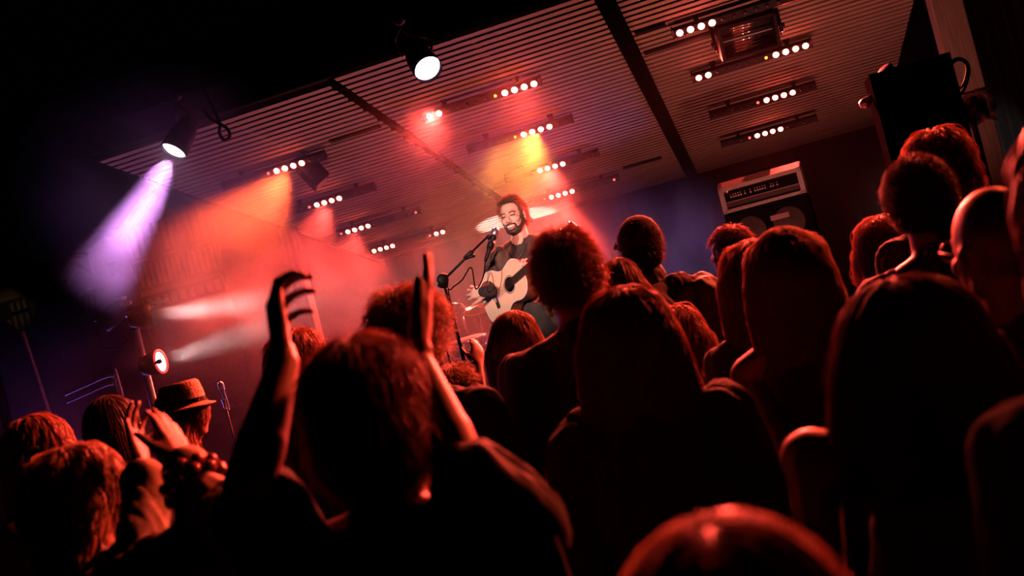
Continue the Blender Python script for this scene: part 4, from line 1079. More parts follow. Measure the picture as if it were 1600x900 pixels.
# ---- a whole standing person
def person(label, px, Y, ht=None, face=0.0, pitch=0.0, tilt=0.0, fem=False, arms=None, vox=0.010, skin='skin', top=('tee_black', 'short'), bulk=1.0, hairkw=None,
           group=None, lean=(0, 0), ground=0.0, sh_tilt=0.0, body_yaw=None, nohair_top=0.016, smile=False, cloth_wr=0.006, collar=False, loose=1.0, lower=('jeans',)):
    tp = W(px[0], px[1], Y); Zt = tp[2]
    ht = (Zt - ground)
    s = min(1.06, max(0.90, ht / 1.76)); hs = (0.94 if fem else 1.0) * min(1.03, max(.95, s))
    bf = face if body_yaw is None else body_yaw
    B = rotz(bf)                                               # x right, y facing
    Rh = rotz(face) @ rotx(pitch) @ roty(tilt)
    H = tp - Rh[:, 2] * (0.122 + nohair_top * .5) * hs
    root = thing('person', (H[0] + lean[0], H[1] + lean[1], ground), label, 'person', group or ('concert crowd' if ground == 0 else None))
    hh = H[2] - ground
    ctr = np.array([H[0], H[1], 0]); cl = np.array([H[0] + lean[0], H[1] + lean[1], 0])
    def J(x, y, z, t=None):
        f = min(1.0, max(0.0, z / hh)); c = cl * (1 - f) + ctr * f
        return np.array([c[0], c[1], ground + z]) + B @ np.array([x, y - 0.025, 0])
    zs = hh - 0.245 * hs                                        # shoulder height
    zn = hh - 0.17 * hs; zh = 0.545 * hh; zk = 0.30 * hh
    sw = (0.155 if fem else 0.182) * s * (0.5 + .5 * bulk)
    nb = J(0, 0, zn)
    P = head_prims(H, Rh, hs, fem, smile)
    P += [K(H + Rh @ (np.array([0, -0.022, -0.05]) * hs), nb, (0.046 if fem else 0.056) * hs, (0.052 if fem else 0.064) * hs)]
    chest = [E(J(0, 0.01, zs - 0.14 * s), np.array([0.150 * (.9 if fem else 1), 0.105, 0.17]) * s * np.array([bulk, bulk, 1]), B),
             E(J(0, -0.01, zs - 0.04 * s), np.array([0.125 * (.88 if fem else 1), 0.075, 0.075]) * s * np.array([bulk, bulk, 1]), B),
             E(J(0, 0.01, zs - 0.34 * s), np.array([0.128, 0.095, 0.17]) * s * np.array([bulk, bulk, 1]), B),
             E(J(0, 0.0, zh + 0.02), np.array([0.150, 0.108, 0.12]) * s * np.array([bulk, bulk, 1]), B)]
    if fem: chest += [E(J(q * .06, .085, zs - .16 * s), np.array([.055, .045, .055]) * s) for q in (-1, 1)]
    P += chest
    sho = {}; limb_cloth = []; cuffs = []; jo = {}
    for side, q in (('L', -1), ('R', 1)):
        sh = J(q * sw, -0.005, zs + q * sh_tilt)
        a = (arms or {}).get(side)
        if a is None:
            el = sh + np.array([0, 0, -0.285 * s]) + B @ np.array([q * 0.05, -0.01, 0]); wr = el + np.array([0, 0, -0.235 * s]) + B @ np.array([-q * 0.01, 0.08, 0])
            hd = (wr - el) * np.array([1, 1, 1]) ; hn = B @ np.array([-q, 0.2, 0.0]); kw = {}
        else:
            el = np.asarray(a['el'], float); wr = np.asarray(a['wr'], float); hd = a.get('d', wr - el); hn = a.get('n', B @ np.array([-q, 0, 0])); kw = a.get('kw', {})
            if 'sh' in a: sh = sh + np.asarray(a['sh'], float)
            elif el[2] > sh[2]: sh = sh + np.array([0, 0, 0.035])
        sho[side] = sh; jo[side] = (sh, el, wr)
        P += [K(J(q * 0.03, -0.02, zn - 0.01), sh, 0.050 * s, 0.050 * s * bulk)]
        fa = (0.80 if fem else 1.0) * s
        P += [K(sh, el, 0.053 * fa * bulk, 0.040 * fa), K(el, el + (wr - el) * .35, 0.041 * fa, 0.041 * fa), K(el + (wr - el) * .35, wr, 0.040 * fa, 0.0265 * fa)]
        P += [K(wr, wr + hd / np.linalg.norm(hd) * .02, .0255 * fa, .0235 * fa)]
        P += hand_prims(wr + hd / np.linalg.norm(hd) * 0.008, hd, hn, side == 'R', s=(0.90 if fem else 1.0) * hs, **kw)
        ln = {'short': 0.62, 'none': 0.0, 'long': 1.0}[top[1]]
        g = 0.016 * loose
        c0_ = J(q * 0.035, -0.02, zn - 0.035); c1_ = sh if top[1] != 'none' else c0_ + (sh - c0_) * .30
        limb_cloth += [K(c0_, c1_, 0.058 * s, 0.058 * s * bulk + g * (.4 if top[1] != 'none' else -.3))]
        if ln > 0: limb_cloth += [K(sh, sh + (el - sh) * min(1, ln), 0.056 * fa * bulk + g, (0.050 if ln < 1 else 0.044) * fa + g * (1.4 if ln < 1 else 1))]
        if ln >= 1.0: limb_cloth += [K(el, wr - (wr - el) * 0.06, 0.044 * fa + g, 0.031 * fa + g * .8)]
    for q in (-1, 1):
        hp = J(q * 0.085 * s, 0, zh - 0.02); kn = J(q * 0.10, 0.02, zk); an = J(q * 0.11, -0.01, 0.09)
        P += [K(hp, kn, 0.082 * s, 0.052 * s), K(kn, an, 0.052 * s, 0.036 * s), K(an + np.array([0, 0, -.03]), an + B @ np.array([q * .02, 0.13, -0.052]), 0.034, 0.026)]
    V, Fc, N = fuse(P, vox, 4 if vox < .008 else 3)
    body = link_mesh('body', V, Fc, M[skin], root)
    # top garment
    gp = limb_cloth + [E(c[1], c[2] + 0.014 * loose, c[3]) for c in chest] + [K(J(0, 0, zs - .3 * s), J(0, 0, zh - .06), 0.135 * s * bulk, 0.150 * s * bulk)]
    if top[1] != 'none': gp.append(K(J(0, -.022, zn - .055), J(0, -.016, zn - .012), 0.092 * s, (0.060 if fem else 0.070) * s + .006))
    if collar: gp.append(K(J(0, -.015, zn - .02), J(0, -.005, zn + .035), 0.078 * s, 0.072 * s))
    V, Fc, N = fuse(gp, max(vox, 0.008), 5)
    V = wrinkle(V, N, cloth_wr, 17, seed=px[0] * .01)
    shirt = link_mesh('shirt' if top[1] != 'long' else 'jacket', V, Fc, M[top[0]] if isinstance(top[0], str) else top[0], root)
    # trousers and shoes
    tr = [E(J(0, 0.0, zh + 0.02), np.array([0.158, 0.118, 0.12]) * s * np.array([bulk, bulk, 1]), B)]
    for q in (-1, 1):
        hp = J(q * 0.085 * s, 0, zh - 0.02); kn = J(q * 0.10, 0.02, zk); an = J(q * 0.11, -0.01, 0.10)
        tr += [K(hp, kn, 0.092 * s, 0.066 * s), K(kn, an, 0.066 * s, 0.058 * s)]
    V, Fc, N = fuse(tr, 0.016, 3); link_mesh('trousers', wrinkle(V, N, .005, 14), Fc, M[lower[0]], root)
    for q in (-1, 1):
        an = J(q * 0.11, -0.01, 0.0); d = B @ np.array([q * .02, 0.14, 0])
        V, Fc, N = fuse([K(an + np.array([0, 0, .075]), an + np.array([0, 0, .06]) - d * .2, .05, .045), K(an + np.array([0, 0, .045]), an + d + np.array([0, 0, .037]), .044, .036), ], 0.012, 2)
        V[:, 2] = np.maximum(V[:, 2], ground); link_mesh('shoe', V, Fc, M['shoe'], root)
    if hairkw:
        for hk in (hairkw if isinstance(hairkw, list) else [hairkw]):
            hk = dict(hk); m = hk.pop('m'); hair(hk.pop('kind'), H, Rh, hs, m, root, hk.pop('n', 1300), hk.pop('r0', 0.0012), **hk)
    return dict(root=root, H=H, R=Rh, s=hs, B=B, J=J, zs=zs, zn=zn, zh=zh, sho=sho, jo=jo, sc=s, body=body, shirt=shirt)
def fused_part(name, prims, vox, m, parent, smooth=3, wr=0.0):
    V, Fc, N = fuse(prims, vox, smooth); return link_mesh(name, wrinkle(V, N, wr, 17) if wr else V, Fc, m, parent)
def lookrot(v): return rad(v)
# ---------------------------------------------------------------- the singer and his guitar
SY = 6.40
gc = W(788, 452, SY - 0.17)                                   # guitar sound board, between hole and bridge
nk = W(838, 413, SY - 0.22)                                   # along the neck
ga = nk - gc; ga[1] = -.17 ; ga /= np.linalg.norm(ga)
gn = np.array([-0.30, -0.92, 0.22]); gn = gn - ga * (gn @ ga); gn /= np.linalg.norm(gn)
gb = np.cross(gn, ga)
GR = np.stack([ga, gb, gn], 1)                                # x along the neck, y across, z out of the sound board
gp = lambda x, y, z: gc + GR @ np.array([x, y, z])
hole = W(797, 440, SY - 0.17)
elbowR_ = W(752, 452, SY + 0.02); handR = gp(-0.155, 0.115, 0.03)
wrR = W(763, 455, SY - 0.20)
wl = W(834, 440, SY - 0.20)
sg = person('bearded singer in dark jacket and black tee playing a pale acoustic guitar on stage', (792, 306), SY, face=rad(171), pitch=rad(-4), tilt=rad(1), vox=0.0045, skin='skin_fair',
            top=('tee_singer', 'short'), ground=DECK, smile=True, cloth_wr=0.003, nohair_top=0.03, bulk=0.96,
            arms={'R': dict(el=W(766, 446, SY + 0.06), wr=wrR, d=W(750, 456, SY - 0.20) - wrR, n=gn * -1.0, kw=dict(curl=(.7, .75, .8, .85), spread=.3, thumb=.3)),
                  'L': dict(el=W(858, 448, SY + 0.0), wr=wl, d=W(822, 428, SY - .24) - wl, n=np.array([-0.1, 0.2, 1.0]), kw=dict(curl=(.9, 1.0, 1.0, .9)))},
            hairkw=[dict(kind='short', m='hair_brown', n=2600, r0=0.0011, messy=.75, lift=0.3, seed=1, vox=.006, brow=.085, front=-.2)])
H, R, hs, root = sg['H'], sg['R'], sg['s'], sg['root']
L = lambda x, y, z: H + R @ (np.array([x, y, z]) * hs)
# hair piled up over the forehead
ra = np.random.default_rng(5); nn = 900
u = ra.uniform(-.055, .055, nn); v = ra.uniform(-.03, .066, nn)
P0 = np.stack([u, v, .118 - 3.2 * u ** 2 - 4.5 * np.clip(v, 0, 1) ** 2], 1); Mn = 6
pa = np.zeros((nn, Mn, 3)); dv = np.stack([u * 4 + ra.normal(size=nn) * .5, .15 + ra.normal(size=nn) * .5, np.ones(nn)], 1); dv /= np.linalg.norm(dv, axis=1)[:, None]
ql = ra.uniform(.35, 1.15, (nn, 1)) * (1 - .25 * np.abs(u[:, None]) / .055)
for k in range(Mn): pa[:, k] = P0 + dv * (k * .0115 * ql) + np.array([0, -.0012, -.0012]) * k * k + ra.normal(size=(nn, 3)) * .0015
sv, sf = strands_mesh((H + (pa.reshape(-1, 3) * hs) @ R.T).reshape(nn, Mn, 3), .0013); link_mesh('quiff', sv, sf, M['hair_brown'], root)
# beard, brows, eyes, teeth
bd = [K(L(-.056, .004, -.045), L(-.030, .052, -.088), .021 * hs, .021 * hs), K(L(.056, .004, -.045), L(.030, .052, -.088), .021 * hs, .021 * hs),
      E(L(0, .056, -.094), np.array([.040, .034, .024]) * hs, R), K(L(-.030, .072, -.052), L(-.026, .066, -.085), .0075 * hs, .012 * hs), K(L(.030, .072, -.052), L(.026, .066, -.085), .0075 * hs, .012 * hs),
      K(L(-.028, .081, -.047), L(0, .091, -.043), .006 * hs, .006 * hs), K(L(.028, .081, -.047), L(0, .091, -.043), .006 * hs, .006 * hs),
      K(L(-.066, -.004, -.01), L(-.060, .002, -.045), .010 * hs, .014 * hs), K(L(.066, -.004, -.01), L(.060, .002, -.045), .010 * hs, .014 * hs)]
fused_part('beard', bd, .0035, M['beard'], root, 3)
for q in (-1, 1):
    fused_part('eyebrow', [K(L(q * .014, .0865, .027), L(q * .036, .083, .031), .0042 * hs, .0042 * hs), K(L(q * .036, .083, .031), L(q * .052, .072, .026), .0042 * hs, .003 * hs)], .0022, M['hair_brown'], root, 2)
    fused_part('eye', [K(L(q * .021, .0825, .008), L(q * .042, .076, .008), .0042 * hs, .0042 * hs)], .002, M['eye'], root, 2)
fused_part('teeth', [K(L(-.019, .0885, -.060), L(0, .0955, -.0625), .0055 * hs, .0065 * hs), K(L(.019, .0885, -.060), L(0, .0955, -.0625), .0055 * hs, .0065 * hs)], .002, M['teeth'], root, 2)
fused_part('lips', [K(L(-.018, .088, -.073), L(0, .0935, -.077), .0045 * hs, .0055 * hs), K(L(.018, .088, -.073), L(0, .0935, -.077), .0045 * hs, .0055 * hs)], .002, M['lips'], root, 2)
# open jacket: two front panels, back, sleeves
J, zs, zn, sc = sg['J'], sg['zs'], sg['zn'], sg['sc']
jk = []
for sd, q in (('L', -1), ('R', 1)):
    sh, el, wr = sg['jo'][sd]
    jk += [K(J(q * .055, -.02, zn - .02), sh, .062, .068), K(sh, el, .074, .060), K(el, el + (wr - el) * (.80 if sd == 'R' else .75), .060, .044)]
    for z in (0.02, .16, .30, .44):
        jk += [E(J(q * .135, .055 - .02 * (z > .2), zs - z), np.array([.052, .075, .11]), sg['B'])]
    jk += [K(J(q * .075, .045, zn - .035), J(q * .105, .115, zs - .10), .026, .030), K(J(q * .105, .115, zs - .10), J(q * .125, .125, zs - .42), .030, .030)]
jk += [E(J(0, -.055, zs - .14), np.array([.17, .075, .20]), sg['B']), E(J(0, -.05, zs - .36), np.array([.16, .08, .20]), sg['B']), K(J(-.06, -.045, zn - .01), J(.06, -.045, zn - .01), .03, .03)]
fused_part('jacket', jk, .007, M['jacket'], root, 4, .004)
for z in (.16, .24, .32):
    c = J(-.085, .158, zs - z); b = MB(); b.lathe([(.008, 0), (.008, .004), (.002, .006)], c, sg['B'][:, 1], 12); b.build('button', M['badge'], root, True)
b = MB(); ch = [J(x, .090 + .040 * (1 - (x / .075) ** 2), zn - .02 - .085 * (1 - (x / .075) ** 2)) for x in np.linspace(-.075, .075, 21)]
b.tube(ch, .0022, 6); b.lathe([(.004, 0), (.007, .003), (.004, .006)], ch[10] + np.array([0, -.006, -.004]), (0, -1, 0), 10); b.build('necklace', M['chrome'], root, True)
# faded lettering and a red patch printed on the tee
def tee_print(nm, m, xs, z0, h, w):
    b = MB()
    for x in xs: b.box(J(x, .128 + .012 * (1 - (x / .1) ** 2), zs - z0), (w, .004, h), sg['B'], .001)
    b.build(nm, m, root)
tee_print('shirt_lettering', M['pale_print'], (-.05, -.03, -.01, .012, .034, .054), .215, .030, .013)
fused_part('shirt_print', [E(J(-.050, .125, zs - .285), np.array([.05, .012, .055]), sg['B'])], .005, M['red_print'], root)
fused_part('wrist_strap', [K(wrR + (W(750, 456, SY - .20) - wrR) * -.35, wrR + (W(750, 456, SY - .20) - wrR) * .55, .040, .038)], .005, M['tee_black'], root)
# guitar
gt = thing('acoustic_guitar', gp(0, 0, -.05), 'pale topped acoustic guitar held by the singer', 'guitar')
half = [(-.245, 0), (-.242, .06), (-.225, .12), (-.18, .168), (-.12, .185), (-.06, .170), (-.01, .135), (.03, .118), (.075, .122), (.12, .135), (.165, .132), (.205, .105), (.228, .055), (.232, 0)]
hs_ = spline(half, 46); out = np.concatenate([hs_, (hs_ * [1, -1])[::-1][1:-1]])
def plate(name, z0, z1, m, sc_=1.0, parent=gt):
    b = MB(); b.prism((out * sc_)[::-1] if False else out * sc_, gp(0, 0, z0), GR, z1 - z0); return b.build(name, m, parent)
plate('side', -.095, -.004, M['guitar_side']); plate('sound_board', -.004, .0, M['guitar_top'], .995)
b = MB(); ed = np.array([gp(p[0] * .995, p[1] * .995, -.001) for p in np.concatenate([out, out[:1]])]); b.tube(ed, .0035, 6); b.build('binding', M['white'], gt, True)
hx = float((hole - gc) @ ga); hx = 0.065
b = MB(); b.lathe([(.001, .0), (.049, .0), (.049, .0012), (.001, .0012)], gp(hx, 0, 0), gn, 32); b.build('sound_hole', M['panel'], gt, True)
b = MB(); b.lathe([(.052, .0), (.060, .0), (.060, .0014), (.052, .0014)], gp(hx, 0, 0), gn, 32, False); b.build('rosette', M['badge'], gt, True)
b = MB(); b.box(gp(-.105, 0, .005), (.030, .165, .012), GR, .004); b.build('bridge', M['ebony'], gt)
b = MB(); b.box(gp(-.103, 0, .012), (.004, .08, .006), GR); b.build('saddle', M['white'], gt)
b = MB(); b.box(gp(.37, 0, -.008), (.36, .050, .024), GR, .008); b.build('neck', M['guitar_side'], gt)
b = MB(); b.box(gp(.36, 0, .006), (.50, .052, .006), GR, .002)
for k in range(14): b.box(gp(.60 - .36 * (1 - .5 ** (k / 9)) * 1.35, 0, .0096), (.003, .05, .0015), GR)
b.build('fretboard', M['ebony'], gt)
b = MB(); b.prism([(.60, -.026), (.64, -.036), (.78, -.040), (.80, 0), (.78, .040), (.64, .036), (.60, .026)], gp(0, 0, -.012), GR, .016); b.build('headstock', M['guitar_side'], gt)
for k in range(6):
    yy = -.045 if k < 3 else .045
    b = MB(); b.cyl(gp(.66 + .045 * (k % 3), yy * .8, -.002), gp(.66 + .045 * (k % 3), yy * 1.3, -.002), .006, 8); b.build('tuning_peg', M['chrome'], gt, True)
for k in range(6):
    b = MB(); y_ = -.022 + .0088 * k; b.cyl(gp(-.105, y_ * 1.15, .014), gp(.61, y_, .0125), .0009, 5); b.build('string', M['string'], gt, True)
b = MB(); pts = spline([gp(-.25, 0, -.05), J(.20, .02, zs - .30), J(.13, -.12, zs - .16), J(-.04, -.15, zs + .00), J(-.125, -.07, zs + .085), J(-.135, .04, zs + .075), J(-.15, .13, zs - .06), gp(.22, .03, -.05)], 40)
t = np.gradient(pts, axis=0); V = []
for p_, q_ in zip(pts, t):
    o_ = p_ - J(0, 0, p_[2] - DECK); o_[2] = .6 * (p_[2] > DECK + zs); sd_ = np.cross(q_, o_); sd_ /= np.linalg.norm(sd_) + 1e-9; nn_ = np.cross(sd_, q_); nn_ /= np.linalg.norm(nn_) + 1e-9
    V += [p_ + sd_ * .026, p_ - sd_ * .026, p_ - sd_ * .026 + nn_ * .004, p_ + sd_ * .026 + nn_ * .004]
b.add(V, [(i * 4 + j, i * 4 + (j + 1) % 4, i * 4 + 4 + (j + 1) % 4, i * 4 + 4 + j) for i in range(39) for j in range(4)] + [(3, 2, 1, 0), (156, 157, 158, 159)]); b.build('strap', M['strap'], gt, True)

# ---------------------------------------------------------------- the crowd
# clapping man close to the camera
Y1 = 1.42
lw = W(443, 568, 1.44); le = W(388, 765, 1.30); rw = W(652, 566, 1.50); re_ = W(728, 745, 1.40)
P1 = person('dark haired man close to the camera, seen from behind, clapping with both hands raised high', (548, 528), Y1, face=rad(4), pitch=rad(2), tilt=rad(-2), vox=0.0045,
            top=('tee_dark', 'short'), bulk=1.06, cloth_wr=0.010, loose=1.5,
            arms={'L': dict(el=le, wr=lw, d=np.array([-0.16, 0.50, 0.85]), n=np.array([0.90, 0.30, 0.05]), kw=dict(curl=(.85, .80, .80, .85), spread=.32, thumb=0.35, thumb_in=.8)),
                  'R': dict(el=re_, wr=rw, d=W(668, 470, 1.56) - rw, n=np.array([-0.93, -0.37, 0.0]), kw=dict(curl=(.10, .08, .10, .12), spread=.02, thumb=.2, thumb_in=.9))},
            hairkw=dict(kind='curly', m='hair_brown', n=5200, r0=0.0010, fall=0, length_=.075, width=0.80, curl=0.006, seed=21, messy=1.0, vox=.006))
P2 = person('tall man with thick short hair directly right of the singer, in a dim tee', (872, 360), 2.80, face=rad(3), tilt=rad(0), fem=False, top=('tee_grey', 'short'), bulk=1.05,
            hairkw=dict(kind='short', m='hair_brown', n=3600, r0=0.0012, messy=1.1, lift=.25, width=.96, seed=31))
P3 = person('person with tousled fair hair lit orange behind the raised right hand', (628, 450), 2.65, face=rad(-18), top=('tee_black', 'long'), hairkw=dict(kind='short', m='hair_blond', n=3000, r0=.0012, messy=1.5, lift=.1, width=1.12, seed=41))
P4 = person('person half hidden behind the raised left wrist, curls lit orange', (458, 517), 3.5, face=rad(-25), fem=True, top=('tee_black', 'long'), hairkw=dict(kind='curly', m='hair_chestnut', n=1300, r0=.0016, fall=.02, width=.95, curl=.008, seed=51))
P5 = person('woman with straight dark hair below the guitar, head tilted right', (800, 484), 3.25, face=rad(6), tilt=rad(7), fem=True, top=('tee_black', 'short'), hairkw=dict(kind='long', m='hair_chestnut', n=2200, r0=.0014, fall=.30, width=1.1, seed=61))
P6 = person('short fair haired person below the boom stand with one hand raised', (707, 570), 3.75, face=rad(10), fem=True, top=('tee_black', 'short'), hairkw=dict(kind='short', m='hair_blond', n=1400, r0=.0016, messy=1.5, seed=71),
            arms={'R': dict(el=W(752, 640, 3.7), wr=W(748, 575, 3.8), n=np.array([-.7, .7, 0]), kw=dict(curl=(.3, .3, .35, .4)))})
P7 = person('person whose small head shows just behind the woman in the fleecy coat', (962, 402), 3.72, face=rad(0), fem=True, top=('tee_black', 'long'), hairkw=dict(kind='long', m='hair_brown', n=1700, r0=.0015, fall=.22, width=1.0, seed=81))
P8 = person('woman with wavy shoulder length hair in a fleecy coat at centre right', (968, 446), 2.20, face=rad(-3), tilt=rad(3), fem=True, top=('coat', 'long'), bulk=1.22, cloth_wr=.010, loose=1.9,
            hairkw=dict(kind='long', m='hair_brown', n=3800, r0=.0013, fall=.26, width=1.28, curl=.0035, seed=91))
P9 = person('small head of frizzy hair peeking out right of the fleecy coat woman', (1046, 478), 3.38, face=rad(8), fem=True, top=('tee_black', 'long'), hairkw=dict(kind='curly', m='hair_chestnut', n=1300, r0=.0016, fall=.03, width=.85, curl=.007, seed=101))
P10 = person('man in a dark cap with its peak to the left and a hooded jacket', (988, 337), 4.15, face=rad(28), body_yaw=rad(4), top=('jacket_black', 'long'), bulk=1.12, loose=1.6, cloth_wr=.009, collar=True,
             hairkw=dict(kind='short', m='hair_black', n=900, r0=.0014, messy=.7, seed=111), nohair_top=.03)
P11 = person('woman seen in profile facing left with tied back hair, beside the curly haired one', (1133, 353), 4.7, face=rad(72), pitch=rad(4), fem=True, top=('tee_black', 'short'), skin='skin_fair', hairkw=dict(kind='short', m='hair_chestnut', n=1800, r0=.0015, messy=1.0, seed=121))
P12 = person('woman with long wavy hair half hidden left of the long straight haired woman', (1166, 374), 2.98, face=rad(6), fem=True, top=('tee_dark', 'short'), hairkw=dict(kind='long', m='hair_chestnut', n=2600, r0=.0015, fall=.46, width=1.15, curl=.007, seed=131))
wr13 = W(1208, 716, 2.30); el13 = W(1190, 610, 2.46)
P13 = person('woman with very long straight fair hair right of centre wearing a bracelet', (1214, 354), 2.55, face=rad(-8), fem=True, top=('tee_dark', 'none'), hairkw=dict(kind='long', m='hair_blond', n=4200, r0=.0011, fall=.60, width=1.22, seed=141),
             arms={'L': dict(el=el13 + np.array([0, 0, -.06]), wr=wr13 + np.array([0.03, .05, -.06]), n=np.array([.7, .7, 0]))})
P14 = person('woman close by at right with a bob of full hair and one pale shoulder', (1400, 430), 1.55, face=rad(-14), fem=True, top=('tee_black', 'none'), bulk=1.05, skin='skin_fair',
             arms={'L': dict(el=W(1275, 690, 1.48) + np.array([-.05, -.01, -.29]), wr=W(1275, 690, 1.48) + np.array([-.02, .12, -.50]), sh=(-0.035, 0.0, 0.095), n=np.array([1.0, 0, 0]))},
             hairkw=dict(kind='long', m='hair_black', n=5200, r0=.0010, fall=.13, width=1.36, messy=1.3, seed=151, vox=.006))
P15 = person('tall person with close cropped round head right of the amplifier', (1418, 246), 3.12, face=rad(12), top=('tee_black', 'long'), hairkw=dict(kind='short', m='hair_black', n=4200, r0=.0010, messy=.75, width=1.06, seed=161))
P16 = person('person with bushy hair lit red behind the close cropped head', (1452, 203), 3.5, face=rad(0), top=('tee_black', 'long'), hairkw=dict(kind='curly', m='hair_chestnut', n=1800, r0=.0014, fall=.0, width=.86, curl=.007, seed=171))
P17 = person('curly haired woman with glasses low between the amplifier and the cropped head', (1378, 340), 3.95, face=rad(-35), fem=True, top=('tee_black', 'long'), hairkw=dict(kind='curly', m='hair_chestnut', n=2200, r0=.0014, fall=.03, width=.98, curl=.009, seed=181))
P18 = person('bald man with glasses whose lit scalp shines at far right', (1535, 292), 1.95, face=rad(22), pitch=rad(3), top=('tee_black', 'long'), skin='skin_fair', nohair_top=0.0, vox=.007)
P19 = person('person with dark dreadlocks standing tallest at the right edge', (1705, 140), 1.25, face=rad(16), top=('cap', 'long'), bulk=0.95, hairkw=dict(kind='long', m='hair_black', n=420, r0=.0055, fall=.30, width=1.25, curl=.004, messy=1.6, seed=191))
P20 = person('person right in front of the camera, blurred, with fair hair parted in the middle', (1105, 798), 0.70, face=rad(0), fem=True, top=('tee_black', 'short'), hairkw=dict(kind='long', m='hair_blond', n=4200, r0=.0009, fall=.12, width=1.12, seed=201))
P21 = person('woman at the left edge looking up towards the stage, face lit red', (38, 650), 2.40, face=rad(-80), pitch=rad(14), fem=True, top=('tee_black', 'long'), skin='skin_fair', hairkw=dict(kind='long', m='hair_chestnut', n=1900, r0=.0015, fall=.2, width=1.1, curl=.004, messy=1.5, seed=211))
P22 = person('dark silhouetted woman behind the clapping hands at left, clasping her own hands', (168, 616), 3.1, face=rad(-30), fem=True, top=('tee_black', 'long'), hairkw=dict(kind='long', m='hair_black', n=1800, r0=.0014, fall=.30, width=1.15, seed=221),
             arms={'R': dict(el=W(232, 830, 2.95), wr=W(208, 770, 3.05), d=W(185, 745, 3.1) - W(208, 770, 3.05), n=np.array([-.6, .2, .6]), kw=dict(curl=(.25, .3, .5, .7))),
                   'L': dict(el=W(150, 850, 3.0), wr=W(178, 775, 3.08), n=np.array([.8, .2, .3]), kw=dict(curl=(.3, .3, .3, .3)))})
P23 = person('person in a woven brimmed hat with long curls, looking right', (280, 606), 3.75, face=rad(-62), fem=True, top=('jacket', 'long'), nohair_top=.03, hairkw=dict(kind='curly', m='hair_chestnut', n=2200, r0=.0014, fall=.20, width=.88, curl=.009, seed=231))
# clapping woman at the lower left, long fair hair, striped sleeve, beads
w1 = W(224, 742, 1.72); e1 = W(226, 880, 1.62); w2 = W(288, 728, 1.62); e2 = W(352, 838, 1.52)
P24 = person('fair haired woman at lower left clapping, in a light knit with beads', (108, 694), 1.72, face=rad(-40), tilt=rad(6), fem=True, vox=0.0055, top=('knit', 'long'), cloth_wr=.008, loose=1.3,
             arms={'L': dict(el=e1, wr=w1, d=W(208, 660, 1.78) - w1, n=np.array([.75, .1, .1]), kw=dict(curl=(.35, .3, .35, .4), spread=.25)),
                   'R': dict(el=e2, wr=w2, d=W(252, 640, 1.70) - w2, n=np.array([-.75, .3, .1]), kw=dict(curl=(.12, .1, .1, .12), spread=.06))},
             hairkw=dict(kind='long', m='hair_blond', n=2600, r0=.0019, fall=.26, width=.86, curl=.007, messy=2.0, seed=241))
# extras worn by the crowd
def glasses(p, dark=True):
    H, R, s = p['H'], p['R'], p['s']; L = lambda x, y, z: H + R @ (np.array([x, y, z]) * s)
    b = MB()
    for q in (-1, 1):
        a = np.linspace(0, 2 * math.pi, 25); b.tube([L(q * .033 + .026 * math.cos(t), .098 - .006 * abs(math.cos(t)), .008 + .020 * math.sin(t)) for t in a], .0018, 6)
        b.tube([L(q * .060, .092, .012), L(q * .078, .05, .013), L(q * .083, -.01, .008), L(q * .080, -.03, -.012)], .0018, 6)
    b.tube([L(-.008, .101, .012), L(0, .103, .015), L(.008, .101, .012)], .0018, 6); b.build('glasses', M['black'], p['root'], True)
glasses(P17); glasses(P18); glasses(P4)
# cap
H, R, s = P10['H'], P10['R'], P10['s']; L = lambda x, y, z: H + R @ (np.array([x, y, z]) * s)
cap = fused_part('cap', [E(L(0, -.012, .035), np.array([.088, .106, .100]) * s, R), K(L(-.05, .09, .045), L(.05, .09, .045), .012, .012)], .006, M['cap'], P10['root'], 3)
V = []; n_ = 16
for i in range(n_ + 1):
    a = math.pi * i / n_
    for r_, z_ in ((.0, .050), (.0, .042)): V.append(L(math.cos(a) * .078, .060 + math.sin(a) * .03, z_))
    for r_, z_ in ((.0, .030), (.0, .037)): V.append(L(math.cos(a) * .078, .080 + math.sin(a) * .085, z_ - .012 * math.sin(a)))
b = MB(); b.add(V, [(i * 4 + j, i * 4 + (j + 1) % 4, i * 4 + 4 + (j + 1) % 4, i * 4 + 4 + j) for i in range(n_) for j in range(4)] + [(0, 1, 2, 3), (n_ * 4 + 3, n_ * 4 + 2, n_ * 4 + 1, n_ * 4)])
b.build('peak', M['cap'], cap, True)
# hood lying on the capped man's shoulders
J, zs, zn = P10['J'], P10['zs'], P10['zn']
fused_part('hood', [K(J(-.10, -.05, zn - .005), J(0, -.115, zn - .04), .045, .055), K(J(.10, -.05, zn - .005), J(0, -.115, zn - .04), .045, .055), K(J(-.10, -.05, zn - .005), J(-.06, .07, zn - .05), .042, .03), K(J(.10, -.05, zn - .005), J(.06, .07, zn - .05), .042, .03), E(J(0, -.13, zn - .10), (.10, .05, .09))], .009, M['tee_dark'], P10['root'], 3, .006)
fused_part('shoulder_patch', [K(J(.13, -.03, zs + .075), J(.20, -.02, zs + .03), .045, .045)], .008, M['coat'], P10['root'], 3, .01)
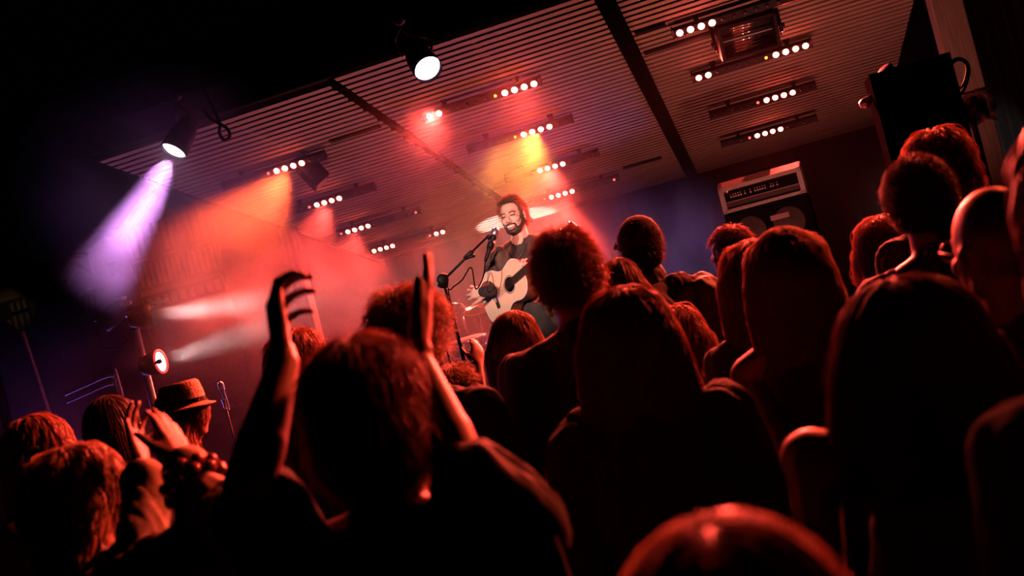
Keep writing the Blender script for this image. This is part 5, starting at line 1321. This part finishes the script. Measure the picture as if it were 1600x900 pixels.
# woven hat
H, R, s = P23['H'], P23['R'], P23['s']; L = lambda x, y, z: H + R @ (np.array([x, y, z]) * s)
b = MB(); ax = R[:, 2]; Rt = R
prof = [(.146, .030), (.148, .034), (.13, .040), (.112, .047), (.108, .050), (.104, .10), (.094, .150), (.080, .163), (.03, .160), (.001, .158)]
b.lathe([(r_ * s, h_ * s) for r_, h_ in prof] , H, None, 40, False, Rt); b.lathe([(r_ * s, (h_ - .006) * s) for r_, h_ in [(.146, .036), (.13, .040), (.104, .050), (.100, .10), (.09, .145), (.001, .152)]], H, None, 40, False, Rt)
hat = b.build('hat', M['straw'], P23['root'], True)
b = MB(); b.lathe([(.1085 * s, .052 * s), (.1075 * s, .074 * s)], H, None, 40, False, Rt); b.build('hat_band', M['panel'], hat, True)
# bracelet, beads
b = MB(); w_ = P13['jo']['L'][2]; d_ = P13['jo']['L'][2] - P13['jo']['L'][1]; d_ /= np.linalg.norm(d_); fr = frame(d_)
b.tube([w_ - d_ * .03 + fr[:, 0] * .031 * math.cos(t) + fr[:, 1] * .031 * math.sin(t) for t in np.linspace(0, 6.283, 30)], .004, 8); b.build('bracelet', M['chrome'], P13['root'], True)
w_ = P24['jo']['R'][2]; e_ = P24['jo']['R'][1]; d_ = w_ - e_; d_ /= np.linalg.norm(d_); fr = frame(d_)
for k, off in enumerate((.045, .068)):
    for q in range(11):
        a = q / 11 * 6.283 + k * .3; c = w_ - d_ * off + (fr[:, 0] * math.cos(a) + fr[:, 1] * math.sin(a)) * .050
        b = MB(); b.lathe([(.013 * math.sin(t), -.013 * math.cos(t)) for t in np.linspace(.1, 3.04, 9)], c, n=12, R=np.eye(3)); b.build('bead', M['bead'], P24['root'], True)
fused_part('striped_sleeve', [K(P24['jo']['R'][0], e_, .062, .064), K(e_, e_ + (w_ - e_) * .35, .064, .060)], .006, stripes('striped_knit', (.05, .03, .03), (.62, .46, .36), (e_ - P24['jo']['R'][0]) / np.linalg.norm(e_ - P24['jo']['R'][0]), 26), P24['root'], 3, .006)
for sd in ('L', 'R'):
    s0, e0, w0 = P24['jo'][sd]; d_ = (w0 - e0) / np.linalg.norm(w0 - e0)
    fused_part('cuff', [K(w0 - d_ * .05, w0 - d_ * .012, .042, .046)], .005, M['scarfcloth'], P24['root'], 3, .002)
# draped folds over the clapping man's shoulders
J, zs, zn = P1['J'], P1['zs'], P1['zn']
fl = []
sR = P1['sho']['R']; sL = P1['sho']['L']
for k in range(5):
    a = J(.06 + .02 * k, -.07 - .005 * k, zn - .03 - .012 * k); m_ = sR + np.array([-.02 + .02 * k, -.045, .045 - .016 * k]); e_ = J(.215 + .006 * k, -.05 - .012 * k, zs - .26 - .03 * k)
    pp = spline([a, m_, e_], 9)
    fl += [K(pp[i], pp[i + 1], .013, .013) for i in range(8)]
for k in range(3):
    pp = spline([J(-.05, -.085, zn - .04 - .02 * k), J(-.11, -.09, zn - .07 - .02 * k), sL + np.array([.02, -.05, .02 - .025 * k])], 7); fl += [K(pp[i], pp[i + 1], .012, .010) for i in range(6)]
fused_part('shirt_folds', fl, .005, M['tee_dark'], P1['root'], 3)
